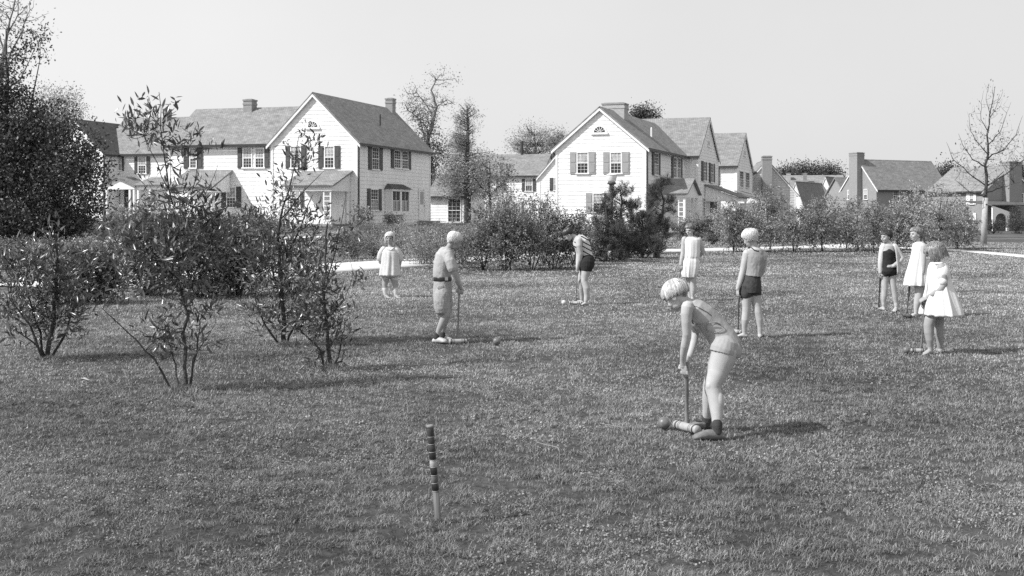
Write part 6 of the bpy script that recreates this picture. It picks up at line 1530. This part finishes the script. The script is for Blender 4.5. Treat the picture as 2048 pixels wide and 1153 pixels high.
# ---------------------------------------------------------------- girl in sleeveless white dress looking left
k = Kid('short haired girl in sleeveless white dress looking left, between cardigan boy and bobbed girl', 18.4, 1836)
k.head(1831.5, 469, (-.93, -.35, -.02), k=.95)
k.neck(1837, 486, 0, .032)
k.trunk([(1837,485,7,.06),(1838,490,12,.10),(1840,500,15,.12),(1840,515,14,.11),(1839,535,15,.11),(1838,555,15,.12),(1838,566,12,.10)])
k.limb([(1847,493,-.12,6.5),(1848,508,-.14,5.6),(1847,524,-.14,5),(1846,538,-.14,4.6),(1844.5,551,-.14,3.7)]); k.limb([(1838,494,.12,6.5),(1832,512,.14,5.4),(1826,528,.12,4.8),(1822,545,.05,4.2),(1821,556,.0,3.6)])
k.hand(1844.5, 550, -.14, (-.05, 0, -1), (-.5, .8, 0), -1, curl=.4, k=.85); k.hand(1821, 556, .0, (-.1, 0, -1), (.5, -.6, 0), 1, curl=1.0, k=.85)
k.limb([(1838,562,-.06,11),(1838,575,-.06,9),(1838,585,-.06,8),(1837,595,-.06,8),(1834,608,-.06,6.8),(1832,619,-.06,4.6),(1832,625,-.06,4.2)]); k.limb([(1846,562,.08,10),(1846,578,.09,8),(1845,590,.1,7.4),(1843,604,.12,6.4),(1841,616,.14,4.6),(1841,622,.14,4.2)])
k.foot(k.J(1832, 625, -.06), G(1818, 635.5)); k.foot(k.J(1841, 622, .14), G(1829, 630))
k.body('skin')
k.hair('hair_light_brown', 'short', 800, lift=.05, seed=11, vol=1.08)
s = k.skirt('dress', [(1837,484,6,.05),(1838,486.5,9.5,.08),(1839,490,13,.11),(1840,496,15.5,.13),(1841,503,17,.135),(1840,515,18.5,.14),(1838,532,21,.15),(1836,550,24,.17),(1835,565,26,.19),(1834.5,572,26.5,.19)], 'cloth_white', 9, .15, 7)
dr = k.wear('dress', s, 'cloth_white')
b = MB(); b.tube([k.J(1843,489,-.08), k.J(1849,491,-.13), k.J(1855,492,-.10), k.J(1857,490,-.04)], [.016,.022,.020,.014], 8); b.tube([k.J(1838,489,.08), k.J(1836,491,.13), k.J(1838,493,.14)], [.014,.02,.012], 8); b.build('ruffle', 'cloth_white', dr, k.o, smooth=True)
for (ax, ay, ao, tx, ty) in ((1832, 625, -.06, 1816.5, 636), (1841, 622, .14, 1828, 630.5)):
    A_ = k.J(ax, ay, ao); b = MB(); k.foot(A_, G(tx, ty), b, wd=.033, k=1.05); k.cloth('shoe', b, 'cloth_white' if ao < 0 else 'leather_black', wrinkle=0, cut=lambda fc, z=A_.z: fc[:, 2] > z - .04)
mallet('dark mallet hanging below the hem of the girl looking left', at(1820.5, 560, 18.4), G(1813.8, 634, .05), G(1807, 635, .026), G(1821, 638, .026), pale=False, hm='wood_dark', rt=.014, rb=.009)

# ---------------------------------------------------------------- bobbed girl at the right, holding a mallet
k = Kid('small bobbed girl in flared white dress with puffed sleeves, farthest right', 13.45, 1868, vox=.0048)
k.head(1869, 507, (-.80, .30, -.42), U=(-.2, .05, .95), k=.99)
k.neck(1874, 527, 0, .034)
k.trunk([(1874,525,9,.06),(1875,530,15,.09),(1876,542,18,.11),(1874,560,18,.105),(1872,585,19,.11),(1870,610,19,.12),(1869,628,16,.11)])
k.limb([(1883,536,-.12,9),(1887,552,-.15,8),(1888,570,-.15,7),(1880,580,-.14,6.8),(1866,589,-.10,5.8),(1856,595.5,-.04,4.8)]); k.limb([(1872,536,.12,8.5),(1872,556,.15,7.2),(1870,575,.14,6.2),(1860,588,.08,5.4),(1852,597,.02,4.4)])
k.hand(1856, 595, -.04, (-.85, .1, -.35), (-.1, .5, -.8), -1, curl=.8, k=.88); k.hand(1853, 600, .03, (-.7, -.1, -.6), (-.1, -.5, -.8), 1, curl=.8, k=.88)
k.limb([(1866,622,-.06,11),(1860,640,-.07,11),(1857,652,-.07,10),(1857.5,665,-.07,9.5),(1859.5,680,-.07,7.8),(1860.5,694,-.06,5.4),(1860.5,701,-.06,5)]); k.limb([(1877,622,.07,12.5),(1877,640,.07,11),(1877,652,.07,9.8),(1878,666,.07,9.3),(1879.5,680,.08,7.4),(1879.5,693,.09,5.2),(1879.5,699,.1,4.8)])
k.foot(k.J(1860.5, 701, -.06), G(1848, 711)); k.foot(k.J(1879.5, 699, .1), G(1872, 704))
k.body('skin_tan')
k.hair('hair_light_brown', 'bob', 1100, lift=.05, seed=12, vol=1.16)
s = k.skirt('dress', [(1875,523.5,9,.06),(1876,526,15,.09),(1877,532,19,.115),(1877,542,21,.13),(1878,560,23,.15),(1880,580,27,.18),(1881.5,600,32.5,.22),(1883,618,37.5,.25),(1883.5,631,39.5,.27)], 'cloth_white', 10, .16, 9, seg=96)
dr = k.wear('dress', s, 'cloth_white')
b = MB(); b.ell(k.J(1886, 548, -.13), VX*.070, VY*.06, VZ*.095, 18, 12); b.tube([k.J(1886,560,-.15), k.J(1886,564,-.152)], [.044,.046], 16); b.build('sleeve', 'cloth_white', dr, k.o, smooth=True)
b = MB(); b.ell(k.J(1873, 545, .13), VX*.07, VY*.05, VZ*.08, 16, 10); b.build('sleeve', 'cloth_white', dr, k.o, smooth=True)
b = MB(); b.tube([k.J(1866,527,-.02), k.J(1873,528.5,-.09), k.J(1882,527,-.10), k.J(1888,525,-.03)], [.010,.017,.017,.01], 8); b.build('collar', 'cloth_white', dr, k.o, smooth=True)
for (ax, ay, ao, tx, ty, mm) in ((1860.5, 701, -.06, 1846.5, 711.5, 'cloth_white'), (1879.5, 699, .1, 1871, 705, 'leather_black')):
    A_ = k.J(ax, ay, ao); b = MB(); k.foot(A_, G(tx, ty), b, wd=.034, k=1.05); k.cloth('shoe', b, mm, wrinkle=0, cut=lambda fc, z=A_.z: fc[:, 2] > z - .035)
mallet('mallet held in front by the bobbed girl, pale head against a dark ball', at(1850.5, 606, 13.42), G(1842.5, 706, .04), G(1822, 708, .024), G(1850, 708.5, .024), pale=True, hr=.024, rt=.011, rb=.009)
ball('dark ball touching the mallet head of the bobbed girl at the right', 1812.5, 709, 'ball_dark', .038)

# ================================================================ CROQUET STAKE, WICKETS AND SMALL THINGS
base = G(877, 1048); top = at(860, 851, base.y - .02); ax = (top - base); L = ax.length
root = thing('croquet_stake', 'wooden croquet stake with painted rings standing in the lawn in the foreground', 'stake', tuple(base))
rings = [(0.0, .325, 'wood_stake'), (.345, .405, 'paint_black'), (.425, .485, 'wood_stake'), (.505, .568, 'paint_black'), (.588, .640, 'paint_pale'), (.66, .72, 'paint_black'), (.74, .80, 'paint_dark'), (.82, .875, 'paint_dark'), (.895, .985, 'paint_dark')]
R0 = .0165
def sk(t): return base + ax*t
b = MB(); b.tube([sk(-.06), sk(0), sk(.33)], [R0*.8, R0*.96, R0], 20, caps=False); b.build('shaft', 'wood_stake', root, tuple(base), smooth=True)
for a0, a1, m_ in rings[1:]:
    b = MB(); b.tube([sk(a0 - .0105), sk(a0), sk((a0+a1)/2), sk(a1), sk(a1 + .0105)], [R0*.86, R0, R0*1.03, R0, R0*.86], 20, caps=False); b.build('painted_band', m_, root, tuple(base), smooth=True)
    b = MB(); b.tube([sk(a0 - .0145), sk(a0 - .010), sk(a0 - .0055)], [R0*.9, R0*1.09, R0*.9], 20, caps=False); b.build('turned_ring', 'wood_ring', root, tuple(base), smooth=True)
b = MB(); b.tube([sk(.975), sk(.99), sk(1.0), sk(1.004)], [R0*1.02, R0*1.12, R0*1.05, R0*.7], 20, caps=False); b.build('cap', 'wood', root, tuple(base), smooth=True)

def wicket(label, a, b_, h, m='wire', lean=(0, 0)):
    a = Vector(a); b_ = Vector(b_); d = (b_ - a); P = [a - VZ*.03]; n = 5; r = .025; u = d.normalized(); tp = Vector((lean[0], lean[1], 0))
    A2 = a + tp + u*.010; B2 = b_ + tp - u*.004
    P += [a.lerp(A2, .5) + VZ*h*.5, A2 + VZ*(h - r)]
    P += [A2 + u*r*(1 - math.cos(t*math.pi/8)) + VZ*(h - r + r*math.sin(t*math.pi/8)) for t in range(1, 5)]
    P += [B2 - u*r*(1 - math.sin(t*math.pi/8)) + VZ*(h - r + r*math.cos(t*math.pi/8)) for t in range(0, 4)]
    P += [B2 + VZ*(h - r), b_.lerp(B2, .5) + VZ*h*.5, b_ - VZ*.03]
    m_ = MB(); m_.tube(P, [.0021]*len(P), 8, caps=False); o = m_.build('wicket', m, None, tuple(a), smooth=True); o.location = a; tag(o, label, 'wicket', group='croquet wickets')
wicket('wire wicket nearest the striped stake, left of the other wicket', G(1069, 952), G(1120, 966), .195)
wicket('fainter wire wicket farther back, just left of the bending boy and his ball', G(1195, 905), G(1247, 915), .185, 'wood')

# street lamp behind the pines
D = 58.0; p = at(1223.5, 430, D); z0 = ground(p.x, D); zt = at(1223.5, 347, D).z; root = thing('street_lamp', 'street lamp with a white glass globe on a dark post, before the corner house', 'lamp', (p.x, D, z0)); o3 = (p.x, D, z0)
zg = at(0, 366, D).z; q = lambda z: Vector((p.x, D, z))
b = MB(); b.tube([q(z0), q(z0 + .35), q(z0 + .4), q(zg - .25), q(zg - .2), q(zg - .1)], [.14, .13, .075, .06, .10, .12], 14, caps=False); b.build('post', 'iron', root, o3, smooth=True)
b = MB(); b.tube([q(zg - .1), q(zg - .05), q(zg + .02)], [.10, .21, .19], 16, caps=False); b.build('bracket', 'iron', root, o3, smooth=True)
b = MB(); b.tube([q(zg + .02), q(zg + .12), q(zg + .3), q(zg + .34)], [.16, .20, .25, .25], 20, caps=False); b.build('globe', 'lamp_glass', root, o3, smooth=True)
b = MB(); b.tube([q(zg + .34), q(zg + .37), q(zg + .42), q(zt - .05), q(zt)], [.27, .26, .12, .05, .02], 16, caps=False); b.build('cap', 'lamp_glass', root, o3, smooth=True)
# small tap post by the path
D = FPX*1.5/(516 - HY); p = at(1313, 516, D); z0 = ground(p.x, D); root = thing('tap_post', 'short pale post with a dark cross piece on top, below the dense pine', 'post', (p.x, D, z0)); o3 = (p.x, D, z0)
zt = at(0, 458, D).z; q = lambda z: Vector((p.x, D, z))
b = MB(); b.tube([q(z0 - .05), q(z0 + .35), q(z0 + .4), q(zt - .1)], [.09, .07, .05, .045], 12, caps=False); b.build('post', 'wood', root, o3, smooth=True)
b = MB(); b.tube([q(zt - .12), q(zt)], [.05, .03], 10); b.tube([q(zt - .08) - VX*.12, q(zt - .08) + VX*.12], [.02, .02], 8); b.tube([q(z0 - .02), q(z0 + .12)], [.13, .12], 12); b.build('cross_piece', 'iron', root, o3, smooth=True)
# stakes tying the young tree
# fallen leaves on the lawn
for i, (px, py, w_, lb) in enumerate([(171, 772, .05, 'curled pale fallen leaf on the lawn left of the forked shrub'), (57, 948, .045, 'small pale fallen leaf on the lawn near the left edge'), (62, 736, .04, 'pale fallen leaf below the leftmost shrub'), (655, 715, .05, 'bright leaf lying at the foot of the bare stemmed shrub')]):
    g0 = G(px, py, .045); n = 7; vs = []
    for a in range(n):
        for b2 in (-1, 0, 1):
            t = a/(n-1); wd = w_*.35*math.sin(math.pi*min(.97, t + .03)); vs.append((w_*(t - .5)*1.6, b2*wd, .012*math.sin(t*5 + i) + .014*b2*b2))
    fs = [(a*3 + c, a*3 + c + 1, a*3 + c + 4, a*3 + c + 3) for a in range(n-1) for c in (0, 1)]
    m_ = MB(); m_.add(vs, fs); o = m_.build('fallen_leaf', 'straw', smooth=True); o.location = g0; o.rotation_euler = (.2, -.1, i*1.3); tag(o, lb, 'leaf', group='fallen leaves')
